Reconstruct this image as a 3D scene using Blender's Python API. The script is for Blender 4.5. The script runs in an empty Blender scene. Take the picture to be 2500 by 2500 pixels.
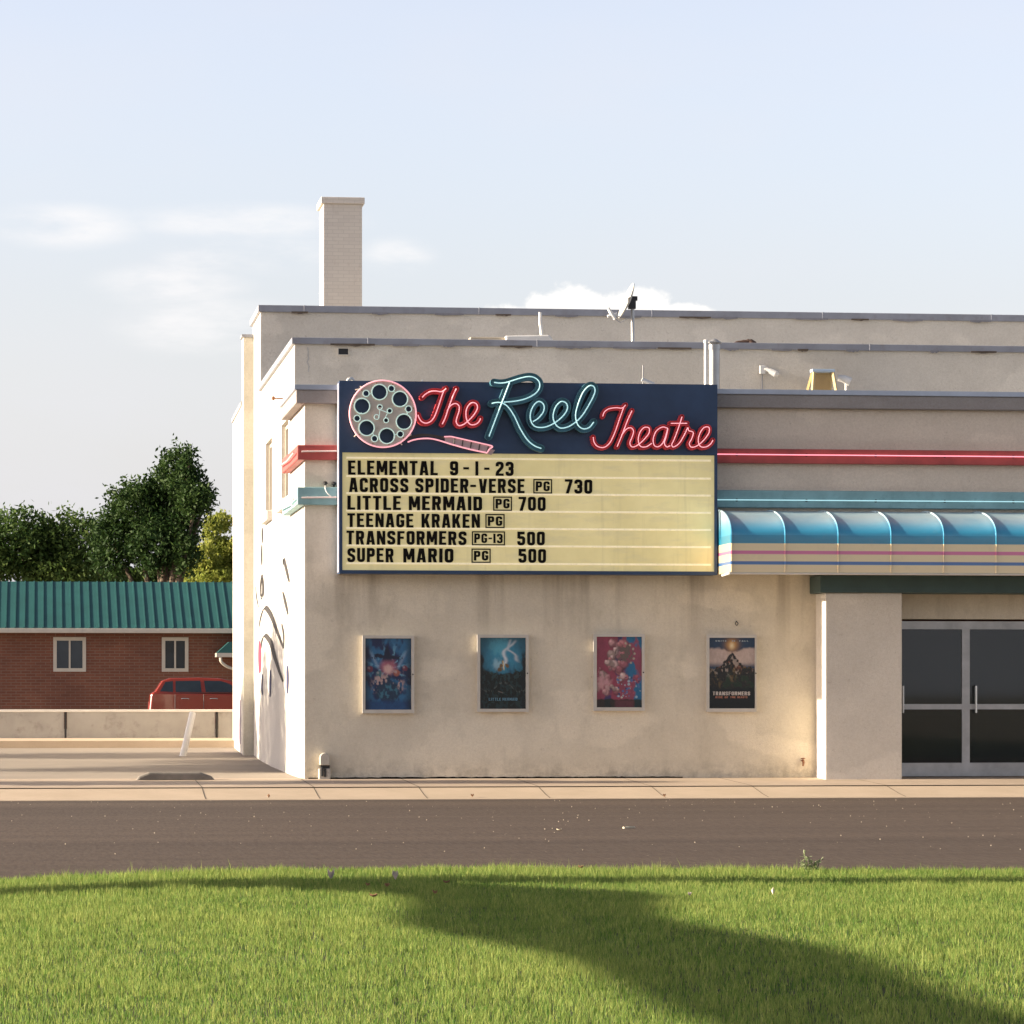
import bpy, bmesh, math, random
import numpy as np
from mathutils import Vector, Matrix
C = bpy.context
S = C.scene
COL = S.collection
R = math.radians
random.seed(7)
rng = np.random.default_rng(11)

# ------------------------------------------------------------------ camera, sky, sun, exposure
F_PX = 9000.0                      # focal length for a picture 2500 px wide
YAW = math.atan(1141.0 / F_PX)
SA, CA = math.sin(YAW), math.cos(YAW)
HZ = 1690.0                        # row of the horizon
CX, CY, CZ = -3.775, -53.85, 1.257

cam = bpy.data.cameras.new('camera')
cam_o = bpy.data.objects.new('camera', cam)
COL.objects.link(cam_o)
cam_o.location = (CX, CY, CZ)
cam_o.rotation_euler = (R(90), 0, -YAW)
cam.sensor_width = 36
cam.lens = F_PX / 2500 * 36
cam.shift_y = (HZ - 1250) / 2500
cam.clip_start = 0.5
cam.clip_end = 6000
S.camera = cam_o

SUN_EL, SUN_B = R(14.5), R(0.4)    # low evening sun from the left, a hair behind the front wall
sun_dir = Vector((-math.cos(SUN_EL) * math.cos(SUN_B), math.cos(SUN_EL) * math.sin(SUN_B), math.sin(SUN_EL)))
sun = bpy.data.lights.new('sun', 'SUN')
sun.energy = 5.0
sun.angle = R(0.5)
sun.color = (1.0, 0.86, 0.66)
sun_o = bpy.data.objects.new('sun', sun)
COL.objects.link(sun_o)
sun_o.rotation_euler = (-sun_dir).to_track_quat('-Z', 'Y').to_euler()

S.view_settings.view_transform = 'Standard'
S.view_settings.look = 'None'
S.view_settings.gamma = 1.0
S.view_settings.exposure = 1.42
S.cycles.max_bounces = 8
S.cycles.diffuse_bounces = 4
S.cycles.use_denoising = True

world = bpy.data.worlds.new('World')
S.world = world
world.use_nodes = True
wn, wl = world.node_tree.nodes, world.node_tree.links
wn.clear()


def wnode(t, **kw):
    n = wn.new(t)
    for k, v in kw.items():
        setattr(n, k, v)
    return n


def wmath(op, a, b=None, clamp=False):
    n = wnode('ShaderNodeMath', operation=op, use_clamp=clamp)
    for i, x in enumerate((a, b)):
        if x is None:
            continue
        if isinstance(x, (int, float)):
            n.inputs[i].default_value = x
        else:
            wl.new(x, n.inputs[i])
    return n.outputs[0]


w_out = wnode('ShaderNodeOutputWorld')
w_bg = wnode('ShaderNodeBackground')
w_bg.inputs[1].default_value = 0.15
sky = wnode('ShaderNodeTexSky', sky_type='NISHITA')
sky.sun_disc = False
sky.sun_elevation = SUN_EL
sky.sun_rotation = -R(90) + SUN_B
sky.air_density = 1.0
sky.dust_density = 2.2
sky.ozone_density = 1.6
hs = wnode('ShaderNodeHueSaturation')
hs.inputs['Saturation'].default_value = 0.60
wl.new(sky.outputs[0], hs.inputs['Color'])
# clouds, laid out by compass bearing and height above the horizon
tc = wnode('ShaderNodeTexCoord')
sep = wnode('ShaderNodeSeparateXYZ')
wl.new(tc.outputs['Generated'], sep.inputs[0])
az = wmath('ARCTAN2', sep.outputs[0], sep.outputs[1])       # radians east of north (+Y)
el = wmath('ARCSINE', sep.outputs[2])
comb = wnode('ShaderNodeCombineXYZ')
wl.new(az, comb.inputs[0])
wl.new(el, comb.inputs[1])


def wnoise(scale, detail, rough, sx=1, sy=1, off=0.0):
    mp = wnode('ShaderNodeMapping')
    mp.inputs['Scale'].default_value = (sx, sy, 1)
    mp.inputs['Location'].default_value = (off, off * .7, off * .3)
    wl.new(comb.outputs[0], mp.inputs[0])
    n = wnode('ShaderNodeTexNoise')
    n.inputs['Scale'].default_value = scale
    n.inputs['Detail'].default_value = detail
    n.inputs['Roughness'].default_value = rough
    wl.new(mp.outputs[0], n.inputs['Vector'])
    return n.outputs[0]


def ramp(x, lo, hi):
    n = wnode('ShaderNodeMapRange', interpolation_type='SMOOTHSTEP')
    n.inputs[1].default_value = lo
    n.inputs[2].default_value = hi
    wl.new(x, n.inputs[0])
    return n.outputs[0]


def blob(a0, e0, ra, re):
    """1 at the middle of an ellipse of bearing and height, 0 at its rim and below."""
    da = wmath('DIVIDE', wmath('SUBTRACT', az, a0), ra)
    de = wmath('DIVIDE', wmath('SUBTRACT', el, e0), re)
    d = wmath('SQRT', wmath('ADD', wmath('MULTIPLY', da, da), wmath('MULTIPLY', de, de)))
    return wmath('SUBTRACT', 1.0, d)


def bearing(u):
    return YAW + math.atan((u - 1250) / F_PX)


def height_of(v):
    return math.atan((HZ - v) / F_PX)


cum_n = wnoise(150, 6, .6, 1, 1.15, 3.1)
puffs = None
for (u, v, ru, rv) in ((1395, 752, 150, 58), (1330, 750, 70, 44), (1470, 745, 70, 44), (1560, 750, 95, 58), (1545, 735, 50, 42), (1250, 775, 110, 40), (1660, 775, 110, 40)):
    b = blob(bearing(u), height_of(v), ru / F_PX, rv / F_PX)
    puffs = b if puffs is None else wmath('MAXIMUM', puffs, b)
cum = ramp(wmath('ADD', puffs, wmath('MULTIPLY', wmath('SUBTRACT', cum_n, 0.5), 1.25)), 0.02, 0.42)
wsp_n = wnoise(46, 5, .6, .55, 1.9, 9.0)
wsp = None
for (u, v, ru, rv) in ((590, 545, 360, 60), (640, 625, 300, 60), (480, 640, 130, 55), (970, 625, 120, 60), (520, 800, 300, 100), (420, 700, 240, 70), (150, 560, 260, 70)):
    b = blob(bearing(u), height_of(v), ru / F_PX, rv / F_PX)
    wsp = b if wsp is None else wmath('MAXIMUM', wsp, b)
wisp = wmath('MULTIPLY', ramp(wsp, 0.0, 0.7), ramp(wsp_n, 0.30, 0.76))
veil = wmath('MULTIPLY', ramp(wnoise(14, 4, .55, .6, 1.6, 2.0), 0.35, 0.75), 0.25)
far_bank = wmath('MULTIPLY', ramp(el, 0.15, 0.01), 0.75)


def wmix(fac, a, b):
    n = wnode('ShaderNodeMix', data_type='RGBA')
    wl.new(fac, n.inputs[0])
    wl.new(a, n.inputs[6])
    if isinstance(b, tuple):
        n.inputs[7].default_value = b
    else:
        wl.new(b, n.inputs[7])
    return n.outputs[2]


SKYWHITE = (2.10, 2.09, 2.22, 1)
air = wnode('ShaderNodeMix', data_type='RGBA', blend_type='MULTIPLY')
air.inputs[0].default_value = 1
air.inputs[7].default_value = (.810, .748, .785, 1)
wl.new(hs.outputs[0], air.inputs[6])
thin = wnode('ShaderNodeMix', data_type='RGBA', blend_type='MULTIPLY')   # upper sky dimmed to weaken the light from overhead
wl.new(ramp(el, 0.17, 0.5), thin.inputs[0])
wl.new(air.outputs[2], thin.inputs[6])
thin.inputs[7].default_value = (.47, .47, .47, 1)
low = ramp(el, 0.35, 0.16)
c1 = wmix(wmath('MULTIPLY', wmath('ADD', veil, far_bank), low), thin.outputs[2], SKYWHITE)
c2 = wmix(wmath('MULTIPLY', wisp, .85), c1, (2.55, 2.5, 2.5, 1))
c3 = wmix(wmath('MULTIPLY', cum, .95), c2, (2.85, 2.78, 2.68, 1))
wl.new(c3, w_bg.inputs[0])
wl.new(w_bg.outputs[0], w_out.inputs[0])


# ------------------------------------------------------------------ helpers
def px(u, v, Y):
    """world point on the plane Y = const that the photograph shows at pixel (u, v)"""
    a, b = (u - 1250) / F_PX, (HZ - v) / F_PX
    dx, dy, dz = SA + a * CA, CA - a * SA, b
    t = (Y - CY) / dy
    return Vector((CX + dx * t, Y, CZ + dz * t))


def px_side(u, v, X=0.0):
    """the same on a plane X = const"""
    a, b = (u - 1250) / F_PX, (HZ - v) / F_PX
    dx, dy, dz = SA + a * CA, CA - a * SA, b
    t = (X - CX) / dx
    return Vector((X, CY + dy * t, CZ + dz * t))


def px_ground(u, v, Z=0.0):
    a, b = (u - 1250) / F_PX, (HZ - v) / F_PX
    t = (Z - CZ) / b
    return Vector((CX + (SA + a * CA) * t, CY + (CA - a * SA) * t, Z))


class MB:
    def __init__(self):
        self.v, self.f, self.m = [], [], []

    def add(self, verts, faces, mi=0):
        o = len(self.v)
        self.v += [tuple(p) for p in verts]
        for f in faces:
            self.f.append([o + i for i in f])
            self.m.append(mi)
        return self

    def box(self, x0, x1, y0, y1, z0, z1, mi=0):
        return self.add([(x0, y0, z0), (x1, y0, z0), (x1, y1, z0), (x0, y1, z0), (x0, y0, z1), (x1, y0, z1), (x1, y1, z1), (x0, y1, z1)],
                        [(3, 2, 1, 0), (4, 5, 6, 7), (0, 1, 5, 4), (1, 2, 6, 5), (2, 3, 7, 6), (3, 0, 4, 7)], mi)

    def prism(self, poly, fn, d0, d1, mi=0):
        """polygon (2-D, counter-clockwise) pushed from d0 to d1; fn(a, b, d) gives the point"""
        n = len(poly)
        vs = [fn(a, b, d0) for a, b in poly] + [fn(a, b, d1) for a, b in poly]
        fs = [tuple(range(n - 1, -1, -1)), tuple(range(n, 2 * n))] + [(i, (i + 1) % n, n + (i + 1) % n, n + i) for i in range(n)]
        return self.add(vs, fs, mi)

    def tube(self, pts, r, n=8, caps=True, closed=False, mi=0):
        pts = [Vector(p) for p in pts]
        N = len(pts)
        rs = r if isinstance(r, (list, tuple)) else [r] * N
        vs = []
        up = None
        for i, p in enumerate(pts):
            a = pts[(i - 1) % N] if (i > 0 or closed) else p
            b = pts[(i + 1) % N] if (i < N - 1 or closed) else p
            t = (b - a)
            t = t.normalized() if t.length > 1e-9 else Vector((0, 0, 1))
            if up is None:
                up = Vector((0, 0, 1)) if abs(t.z) < .9 else Vector((0, 1, 0))
            s = t.cross(up)
            if s.length < 1e-6:
                s = t.orthogonal()
            s.normalize()
            up = s.cross(t).normalized()
            for k in range(n):
                an = 2 * math.pi * k / n
                vs.append(p + (s * math.cos(an) + up * math.sin(an)) * rs[i])
        fs = []
        for i in range(N if closed else N - 1):
            j = (i + 1) % N
            for k in range(n):
                l = (k + 1) % n
                fs.append((i * n + k, i * n + l, j * n + l, j * n + k))
        if caps and not closed:
            fs.append(tuple(range(n - 1, -1, -1)))
            fs.append(tuple((N - 1) * n + k for k in range(n)))
        return self.add(vs, fs, mi)

    def lathe(self, prof, c, n=20, mi=0, axis='Z'):
        """profile of (radius, height) round an upright axis at c"""
        vs, fs = [], []
        c = Vector(c)
        for (r, h) in prof:
            for k in range(n):
                a = 2 * math.pi * k / n
                p = (r * math.cos(a), r * math.sin(a), h)
                if axis == 'Y':
                    p = (p[0], p[2], p[1])
                if axis == 'X':
                    p = (p[2], p[0], p[1])
                vs.append(c + Vector(p))
        for i in range(len(prof) - 1):
            for k in range(n):
                l = (k + 1) % n
                fs.append((i * n + k, i * n + l, (i + 1) * n + l, (i + 1) * n + k))
        fs.append(tuple(range(n - 1, -1, -1)))
        fs.append(tuple((len(prof) - 1) * n + k for k in range(n)))
        return self.add(vs, fs, mi)

    def build(self, name, mats, parent=None, bevel=0, smooth=False, seg=2):
        me = bpy.data.meshes.new(name)
        me.from_pydata(self.v, [], self.f)
        if not isinstance(mats, (list, tuple)):
            mats = [mats]
        for m in mats:
            me.materials.append(m)
        if len(mats) > 1:
            me.polygons.foreach_set('material_index', self.m)
        bm = bmesh.new()
        bm.from_mesh(me)
        bmesh.ops.recalc_face_normals(bm, faces=bm.faces)
        bm.to_mesh(me)
        bm.free()
        if smooth:
            me.polygons.foreach_set('use_smooth', [True] * len(me.polygons))
            me.set_sharp_from_angle(angle=R(40))
        me.update()
        o = bpy.data.objects.new(name, me)
        COL.objects.link(o)
        if parent is not None:
            o.parent = parent
            o.matrix_parent_inverse = Matrix.Translation(-world_loc(parent))
        if bevel:
            b = o.modifiers.new('edges', 'BEVEL')
            b.width = bevel
            b.segments = seg
            b.limit_method = 'ANGLE'
            b.angle_limit = R(40)
        return o


def world_loc(o):
    p = Vector(o.location) if o.type == 'EMPTY' else Vector((0, 0, 0))
    return p


def thing(name, label, cat, loc=(0, 0, 0), group=None):
    o = bpy.data.objects.new(name, None)
    o.empty_display_size = .2
    o.location = loc
    COL.objects.link(o)
    o['label'] = label
    o['category'] = cat
    if group:
        o['group'] = group
    return o


def tag(o, label, cat, group=None):
    o['label'] = label
    o['category'] = cat
    if group:
        o['group'] = group
    return o


def struct(o):
    o['kind'] = 'structure'
    return o


def catmull(pts, n=8, closed=False):
    P = [Vector(p) for p in pts]
    out = []
    N = len(P)
    for i in range(N if closed else N - 1):
        p0 = P[(i - 1) % N] if (i > 0 or closed) else P[0] * 2 - P[1]
        p1, p2 = P[i], P[(i + 1) % N]
        p3 = P[(i + 2) % N] if (i < N - 2 or closed) else P[-1] * 2 - P[-2]
        for k in range(n):
            t = k / n
            out.append(.5 * ((2 * p1) + (p2 - p0) * t + (2 * p0 - 5 * p1 + 4 * p2 - p3) * t * t + (3 * p1 - p0 - 3 * p2 + p3) * t ** 3))
    if not closed:
        out.append(P[-1])
    return out


def wall_open(mb, fn, a0, a1, b0, b1, d0, d1, holes, mi=0):
    """wall in the (a, b) plane from depth d0 (front) to d1, with rectangular holes"""
    As = sorted({a0, a1, *[h[0] for h in holes], *[h[1] for h in holes]})
    Bs = sorted({b0, b1, *[h[2] for h in holes], *[h[3] for h in holes]})

    def solid(i, j):
        if i < 0 or j < 0 or i >= len(As) - 1 or j >= len(Bs) - 1:
            return False
        ca, cb = (As[i] + As[i + 1]) / 2, (Bs[j] + Bs[j + 1]) / 2
        return not any(h[0] < ca < h[1] and h[2] < cb < h[3] for h in holes)
    for i in range(len(As) - 1):
        for j in range(len(Bs) - 1):
            if not solid(i, j):
                continue
            p, q, r, s = As[i], As[i + 1], Bs[j], Bs[j + 1]
            mb.add([fn(p, r, d0), fn(q, r, d0), fn(q, s, d0), fn(p, s, d0)], [(0, 1, 2, 3)], mi)
            mb.add([fn(p, r, d1), fn(q, r, d1), fn(q, s, d1), fn(p, s, d1)], [(3, 2, 1, 0)], mi)
            for (di, dj, e) in ((-1, 0, ((p, r), (p, s))), (1, 0, ((q, r), (q, s))), (0, -1, ((p, r), (q, r))), (0, 1, ((p, s), (q, s)))):
                if not solid(i + di, j + dj):
                    (ea, eb), (fa, fb) = e
                    mb.add([fn(ea, eb, d0), fn(fa, fb, d0), fn(fa, fb, d1), fn(ea, eb, d1)], [(0, 1, 2, 3)], mi)


# ------------------------------------------------------------------ materials
class NT:
    def __init__(self, name):
        self.m = bpy.data.materials.new(name)
        self.m.use_nodes = True
        self.n, self.l = self.m.node_tree.nodes, self.m.node_tree.links
        self.b = self.n['Principled BSDF']
        self.out = self.n['Material Output']
        self._co = None

    def node(self, t, ins=None, **kw):
        n = self.n.new(t)
        for k, v in kw.items():
            setattr(n, k, v)
        for k, v in (ins or {}).items():
            self.set(n.inputs[k], v)
        return n

    def set(self, sock, v):
        if hasattr(v, 'is_linked') or isinstance(v, bpy.types.NodeSocket):
            self.l.new(v, sock)
        else:
            sock.default_value = v

    def co(self):
        if self._co is None:
            self._co = self.node('ShaderNodeTexCoord').outputs['Object']
        return self._co

    def map(self, scale=(1, 1, 1), loc=(0, 0, 0), rot=(0, 0, 0)):
        m = self.node('ShaderNodeMapping', {'Scale': scale, 'Location': loc, 'Rotation': rot})
        self.l.new(self.co(), m.inputs[0])
        return m.outputs[0]

    def noise(self, scale, detail=4, rough=.55, vec=None, dist=0):
        n = self.node('ShaderNodeTexNoise', {'Scale': scale, 'Detail': detail, 'Roughness': rough, 'Distortion': dist})
        self.l.new(vec if vec is not None else self.co(), n.inputs['Vector'])
        return n.outputs[0]

    def rng(self, x, lo, hi, a=0.0, b=1.0, smooth=False):
        n = self.node('ShaderNodeMapRange', {0: x, 1: lo, 2: hi, 3: a, 4: b})
        if smooth:
            n.interpolation_type = 'SMOOTHSTEP'
        return n.outputs[0]

    def math(self, op, a, b=0.0, clamp=False):
        return self.node('ShaderNodeMath', {0: a, 1: b}, operation=op, use_clamp=clamp).outputs[0]

    def mix(self, f, a, b, mode='MIX'):
        n = self.node('ShaderNodeMix', data_type='RGBA', blend_type=mode)
        for i, x in ((0, f), (6, a), (7, b)):
            if isinstance(x, tuple) and len(x) == 3:
                x = (*x, 1)
            self.set(n.inputs[i], x)
        return n.outputs[2]

    def bump(self, h, strength=.3, dist=.01):
        n = self.node('ShaderNodeBump', {'Strength': strength, 'Distance': dist, 'Height': h})
        self.l.new(n.outputs[0], self.b.inputs['Normal'])

    def fin(self, col=None, rough=None, metal=None, spec=None):
        for k, v in (('Base Color', col), ('Roughness', rough), ('Metallic', metal), ('Specular IOR Level', spec)):
            if v is not None:
                if isinstance(v, tuple) and len(v) == 3:
                    v = (*v, 1)
                self.set(self.b.inputs[k], v)
        return self.m


def paint(name, col, rough=.5, var=.12, scale=3.0, metal=0.0, dirt=None, bump=0.0):
    t = NT(name)
    n = t.noise(scale, 5, .6)
    c = t.mix(t.rng(n, .3, .7), tuple(x * (1 - var) for x in col), tuple(min(1, x * (1 + var)) for x in col))
    if dirt:
        c = t.mix(t.rng(t.noise(scale * 2.7, 6, .65), .55, .75, 0, .6), c, dirt)
    if bump:
        t.bump(t.noise(scale * 30, 3), .4, bump)
    return t.fin(c, rough, metal)


def stucco(name, col, streak=False, grain=60, cloud=.9, dark=.82):
    t = NT(name)
    big = t.noise(cloud, 6, .62)
    c = t.mix(t.rng(big, .32, .68), tuple(x * dark for x in col), col)
    pat = t.rng(t.noise(.55, 4, .5, t.map((1, 1, 1.6), (4, 2, 7))), .55, .60, 0, .55, True)
    c = t.mix(pat, c, tuple(min(1, x * 1.1) for x in col))
    fine = t.noise(grain, 3, .7)
    c = t.mix(t.rng(fine, .3, .7, .22, 0), c, tuple(x * .5 for x in col))
    grit = t.noise(24, 3, .8, t.map((1, 1, 1), (2, 5, 3)))
    c = t.mix(t.rng(grit, .34, .62, .20, 0), c, tuple(x * k_ for x, k_ in zip(col, (.52, .47, .38))))
    speck = t.rng(t.noise(11, 6, .8), .60, .72, 0, .5)
    c = t.mix(speck, c, (.26, .21, .14))
    if streak:
        z = t.node('ShaderNodeSeparateXYZ', {0: t.co()}).outputs
        run = t.noise(1, 5, .6, t.map((3.2, 1, .16)))
        band = t.math('MULTIPLY', t.rng(z[2], 1.5, 3.2, 0, 1, True), t.rng(z[2], 3.3, 3.5, 1, 0))
        c = t.mix(t.math('MULTIPLY', t.math('MULTIPLY', t.rng(run, .5, .72), band), .58), c, (.26, .21, .15))
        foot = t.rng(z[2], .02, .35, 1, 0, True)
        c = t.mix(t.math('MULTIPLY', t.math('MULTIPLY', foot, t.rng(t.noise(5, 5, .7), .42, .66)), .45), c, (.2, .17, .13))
        grim = t.rng(t.noise(2.3, 6, .7, t.map((1, 1, .55), (3, 0, 1))), .54, .76, 0, .34)
        c = t.mix(grim, c, (.3, .26, .18))
    t.bump(t.math('ADD', t.noise(grain, 4, .7), t.math('MULTIPLY', t.noise(14, 5, .7), 1.0)), .5, .02)
    return t.fin(c, .9, 0, .25)


M = {}
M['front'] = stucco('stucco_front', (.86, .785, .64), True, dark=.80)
M['parapet'] = stucco('stucco_parapet', (.85, .79, .685))
M['upper'] = stucco('stucco_upper', (.86, .80, .695))
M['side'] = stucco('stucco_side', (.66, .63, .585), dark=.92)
M['butt'] = stucco('stucco_buttress', (.64, .61, .52))
M['toned_front'] = stucco('stucco_toned_front', (.85, .735, .605), dark=.92)
M['coping'] = paint('coping_metal', (.29, .30, .34), .45, .14, 2.5, dirt=(.22, .20, .20))
M['cornice'] = stucco('cornice_grey', (.37, .34, .325), dark=.9)
M['flash'] = paint('flashing_metal', (.40, .44, .52), .3, .1, 3, .4)
M['red'] = paint('red_paint', (.44, .08, .07), .55, .22, 2.2, dirt=(.24, .07, .06))
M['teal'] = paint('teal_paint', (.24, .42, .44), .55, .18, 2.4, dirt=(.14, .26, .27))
M['navy'] = paint('navy_enamel', (.026, .056, .124), .42, .18, 2.0)
M['navy_side'] = paint('sign_side_paint', (.34, .34, .42), .5, .15, 2.0, dirt=(.3, .28, .3))
M['ink'] = paint('black_letter', (.010, .009, .008), .9, .3, 8)
M['ink'].node_tree.nodes['Principled BSDF'].inputs['Specular IOR Level'].default_value = .1
M['white'] = paint('white_paint', (.74, .73, .70), .5, .08, 3)
M['alu'] = paint('brushed_frame', (.60, .56, .50), .38, .08, 6, .35)
M['galv'] = paint('galvanised_steel', (.42, .42, .42), .38, .18, 4, .55)
M['black'] = paint('black_plastic', (.02, .02, .021), .45, .3, 6)
M['grey'] = paint('grey_paint', (.35, .35, .36), .5, .12, 4)
M['wood'] = paint('ladder_fibreglass', (.56, .43, .20), .5, .1, 5)
M['ltblue'] = paint('ladder_top_blue', (.50, .62, .76), .5, .1, 5)
M['rust'] = paint('rusty_iron', (.22, .10, .05), .75, .4, 14)
M['shadow_lilac'] = paint('shadow_tint', (.42, .36, .42), .8, .08, 4)


def emit(name, base, col, strength):
    t = NT(name)
    t.fin(base, .3)
    t.b.inputs['Emission Color'].default_value = (*col, 1)
    t.b.inputs['Emission Strength'].default_value = strength
    return t.m


M['neon_pink'] = emit('neon_pink', (.9, .5, .5), (1.0, .40, .48), .30)
M['neon_aqua'] = emit('neon_aqua', (.6, .9, .85), (.46, .82, .90), .24)
M['neon_mint'] = emit('neon_mint', (.7, .85, .8), (.55, .85, .75), .14)
M['neon_strip_red'] = emit('neon_strip_red', (.9, .4, .4), (1.0, .25, .33), .6)
M['neon_off'] = paint('unlit_tube', (.85, .70, .66), .25, .05, 4)
M['chan_red'] = paint('channel_red', (.62, .05, .06), .5, .15, 5)
M['chan_teal'] = paint('channel_teal', (.055, .165, .215), .5, .2, 5)
M['reel'] = paint('reel_plate', (.58, .51, .44), .55, .12, 5, dirt=(.30, .22, .17))
M['strip'] = paint('film_strip_metal', (.46, .36, .36), .5, .1, 5)
M['strip_dark'] = paint('film_strip_dark', (.06, .05, .045), .5, .3, 6)

t = NT('letter_panel')
c = t.mix(t.rng(t.noise(.9, 5, .6), .3, .7), (.62, .53, .25), (.76, .66, .34))
c = t.mix(t.rng(t.noise(3.5, 5, .7, t.map((.5, 1, 2.2))), .48, .72, 0, .40), c, (.50, .45, .29))
c = t.mix(t.rng(t.noise(1, 4, .6, t.map((9, 1, .6))), .55, .75, 0, .3), c, (.42, .36, .2))
M['panel'] = t.fin(c, .35)
t.l.new(c, t.b.inputs['Emission Color'])
t.b.inputs['Emission Strength'].default_value = .14   # back-lit letter board
M['track'] = paint('letter_track', (.78, .69, .48), .3, .12, 7, dirt=(.50, .42, .28))
_tb = M['track'].node_tree.nodes['Principled BSDF']
_tb.inputs['Emission Color'].default_value = (.78, .68, .45, 1)
_tb.inputs['Emission Strength'].default_value = .19

t = NT('painted_brick')
bk = t.node('ShaderNodeTexBrick', {'Scale': 1.0, 'Mortar Size': .006, 'Mortar Smooth': .3, 'Brick Width': .2, 'Row Height': .068,
                                   'Color1': (.66, .61, .55, 1), 'Color2': (.62, .57, .515, 1), 'Mortar': (.55, .51, .46, 1)})
t.l.new(t.map((1, 1, 1), (0, 0, 0), (R(90), 0, 0)), bk.inputs['Vector'])
c = t.mix(t.rng(t.noise(5, 5, .7), .6, .75, 0, .5), bk.outputs[0], (.42, .34, .28))
t.bump(bk.outputs[1], -.5, .01)
M['pbrick'] = t.fin(c, .85)

t = NT('red_brick')
bk = t.node('ShaderNodeTexBrick', {'Scale': 1.0, 'Mortar Size': .012, 'Brick Width': .34, 'Row Height': .1,
                                   'Color1': (.17, .06, .035, 1), 'Color2': (.22, .08, .045, 1), 'Mortar': (.22, .14, .10, 1)})
t.l.new(t.map((1, 1, 1), (0, 0, 0), (R(90), 0, 0)), bk.inputs['Vector'])
c = t.mix(t.rng(t.noise(.7, 6, .65), .35, .7, 0, .55), bk.outputs[0], (.10, .04, .028))
M['brick'] = t.fin(c, .85)

M['roof_green'] = paint('green_metal_roof', (.018, .105, .10), .6, .1, 1.2)
M['trim'] = paint('cream_trim', (.55, .50, .42), .55, .06, 3)
M['car'] = paint('red_car_paint', (.25, .030, .014), .22, .04, 2)
M['car'].node_tree.nodes['Principled BSDF'].inputs['Coat Weight'].default_value = .6
M['tyre'] = paint('tyre_rubber', (.02, .02, .02), .8, .2, 6)
M['chrome'] = paint('chrome', (.7, .7, .7), .15, .03, 6, 1.0)
M['glass_dark'] = paint('dark_glass', (.025, .035, .045), .06, .2, 2)
M['lamp_glass'] = paint('lamp_glass', (.75, .72, .66), .12, .05, 4)
M['interior'] = paint('seat_cloth', (.05, .04, .035), .8, .2, 4)

# concrete, road, soil
t = NT('sidewalk_concrete')
c = t.mix(t.rng(t.noise(.7, 6, .6), .3, .7), (.40, .31, .225), (.52, .405, .30))
c = t.mix(t.rng(t.noise(90, 3, .7), .35, .65, .25, 0), c, (.27, .22, .18))
c = t.mix(t.rng(t.noise(2.1, 6, .7, t.map((.35, 1.5, 1))), .56, .74, 0, .4), c, (.27, .215, .17))
t.bump(t.noise(70, 4, .7), .3, .006)
M['walk'] = t.fin(c, .85)
t = NT('kerb_concrete')
c = t.mix(t.rng(t.noise(1.3, 6, .65), .3, .7), (.48, .375, .265), (.58, .455, .33))
c = t.mix(t.rng(t.noise(100, 3, .7), .35, .65, .22, 0), c, (.28, .22, .17))
t.bump(t.noise(80, 4, .7), .3, .006)
M['kerb'] = t.fin(c, .85)
t = NT('asphalt')
lane = t.noise(1, 4, .6, t.map((.035, .55, 1), (0, 3, 0)))
c = t.mix(t.rng(lane, .3, .7), (.056, .039, .029), (.122, .087, .065))
g1 = t.noise(45, 3, .8)
c = t.mix(t.rng(g1, .35, .7, 0, .45), c, (.15, .118, .10))
c = t.mix(t.rng(t.noise(1, 4, .75, t.map((30, 3, 1))), .4, .75, 0, .6), c, (.13, .105, .09))
c = t.mix(t.rng(t.noise(1, 4, .75, t.map((26, 2.6, 1), (5, 1, 0))), .45, .75, 0, .5), c, (.035, .026, .024))
vo = t.node('ShaderNodeTexVoronoi', {'Scale': 5.5})
t.l.new(t.co(), vo.inputs['Vector'])
chip = t.math('MULTIPLY', t.rng(vo.outputs['Distance'], .05, .075, 1, 0), t.rng(t.noise(1.3, 3), .45, .6))
c = t.mix(chip, c, (.42, .34, .26))
t.bump(g1, .5, .01)
M['road'] = t.fin(c, .9, 0, .2)
t = NT('lot_asphalt')
c = t.mix(t.rng(t.noise(.5, 5, .6), .3, .7), (.22, .185, .15), (.30, .25, .20))
c = t.mix(t.rng(t.noise(60, 3, .8), .35, .7, 0, .35), c, (.36, .31, .25))
t.bump(t.noise(60, 3, .8), .4, .008)
M['lot'] = t.fin(c, .9)
t = NT('soil')
M['soil'] = t.fin(t.mix(t.rng(t.noise(8, 5), .3, .7), (.035, .05, .012), (.06, .075, .02)), 1.0)
M['coping_dirt'] = paint('coping_dirt', (.24, .235, .25), .7, .2, 5)
M['joint'] = paint('joint_dirt', (.13, .10, .075), .95, .3, 6)
M['dry'] = paint('dry_ground', (.20, .17, .11), .95, .25, .2)
M['weather'] = paint('weathered_concrete', (.37, .36, .345), .85, .14, 1.6, dirt=(.2, .18, .16))


def leaf_mat(name, c0, c1, trans=.35):
    t = NT(name)
    at = t.node('ShaderNodeAttribute', attribute_name='tint')
    c = t.mix(at.outputs['Fac'], c0, c1)
    t.fin(c, .6, 0, .15)
    tr = t.node('ShaderNodeBsdfTranslucent')
    t.l.new(c, tr.inputs[0])
    mx = t.node('ShaderNodeMixShader', {0: trans})
    t.l.new(t.b.outputs[0], mx.inputs[1])
    t.l.new(tr.outputs[0], mx.inputs[2])
    t.l.new(mx.outputs[0], t.out.inputs[0])
    return t.m


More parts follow.
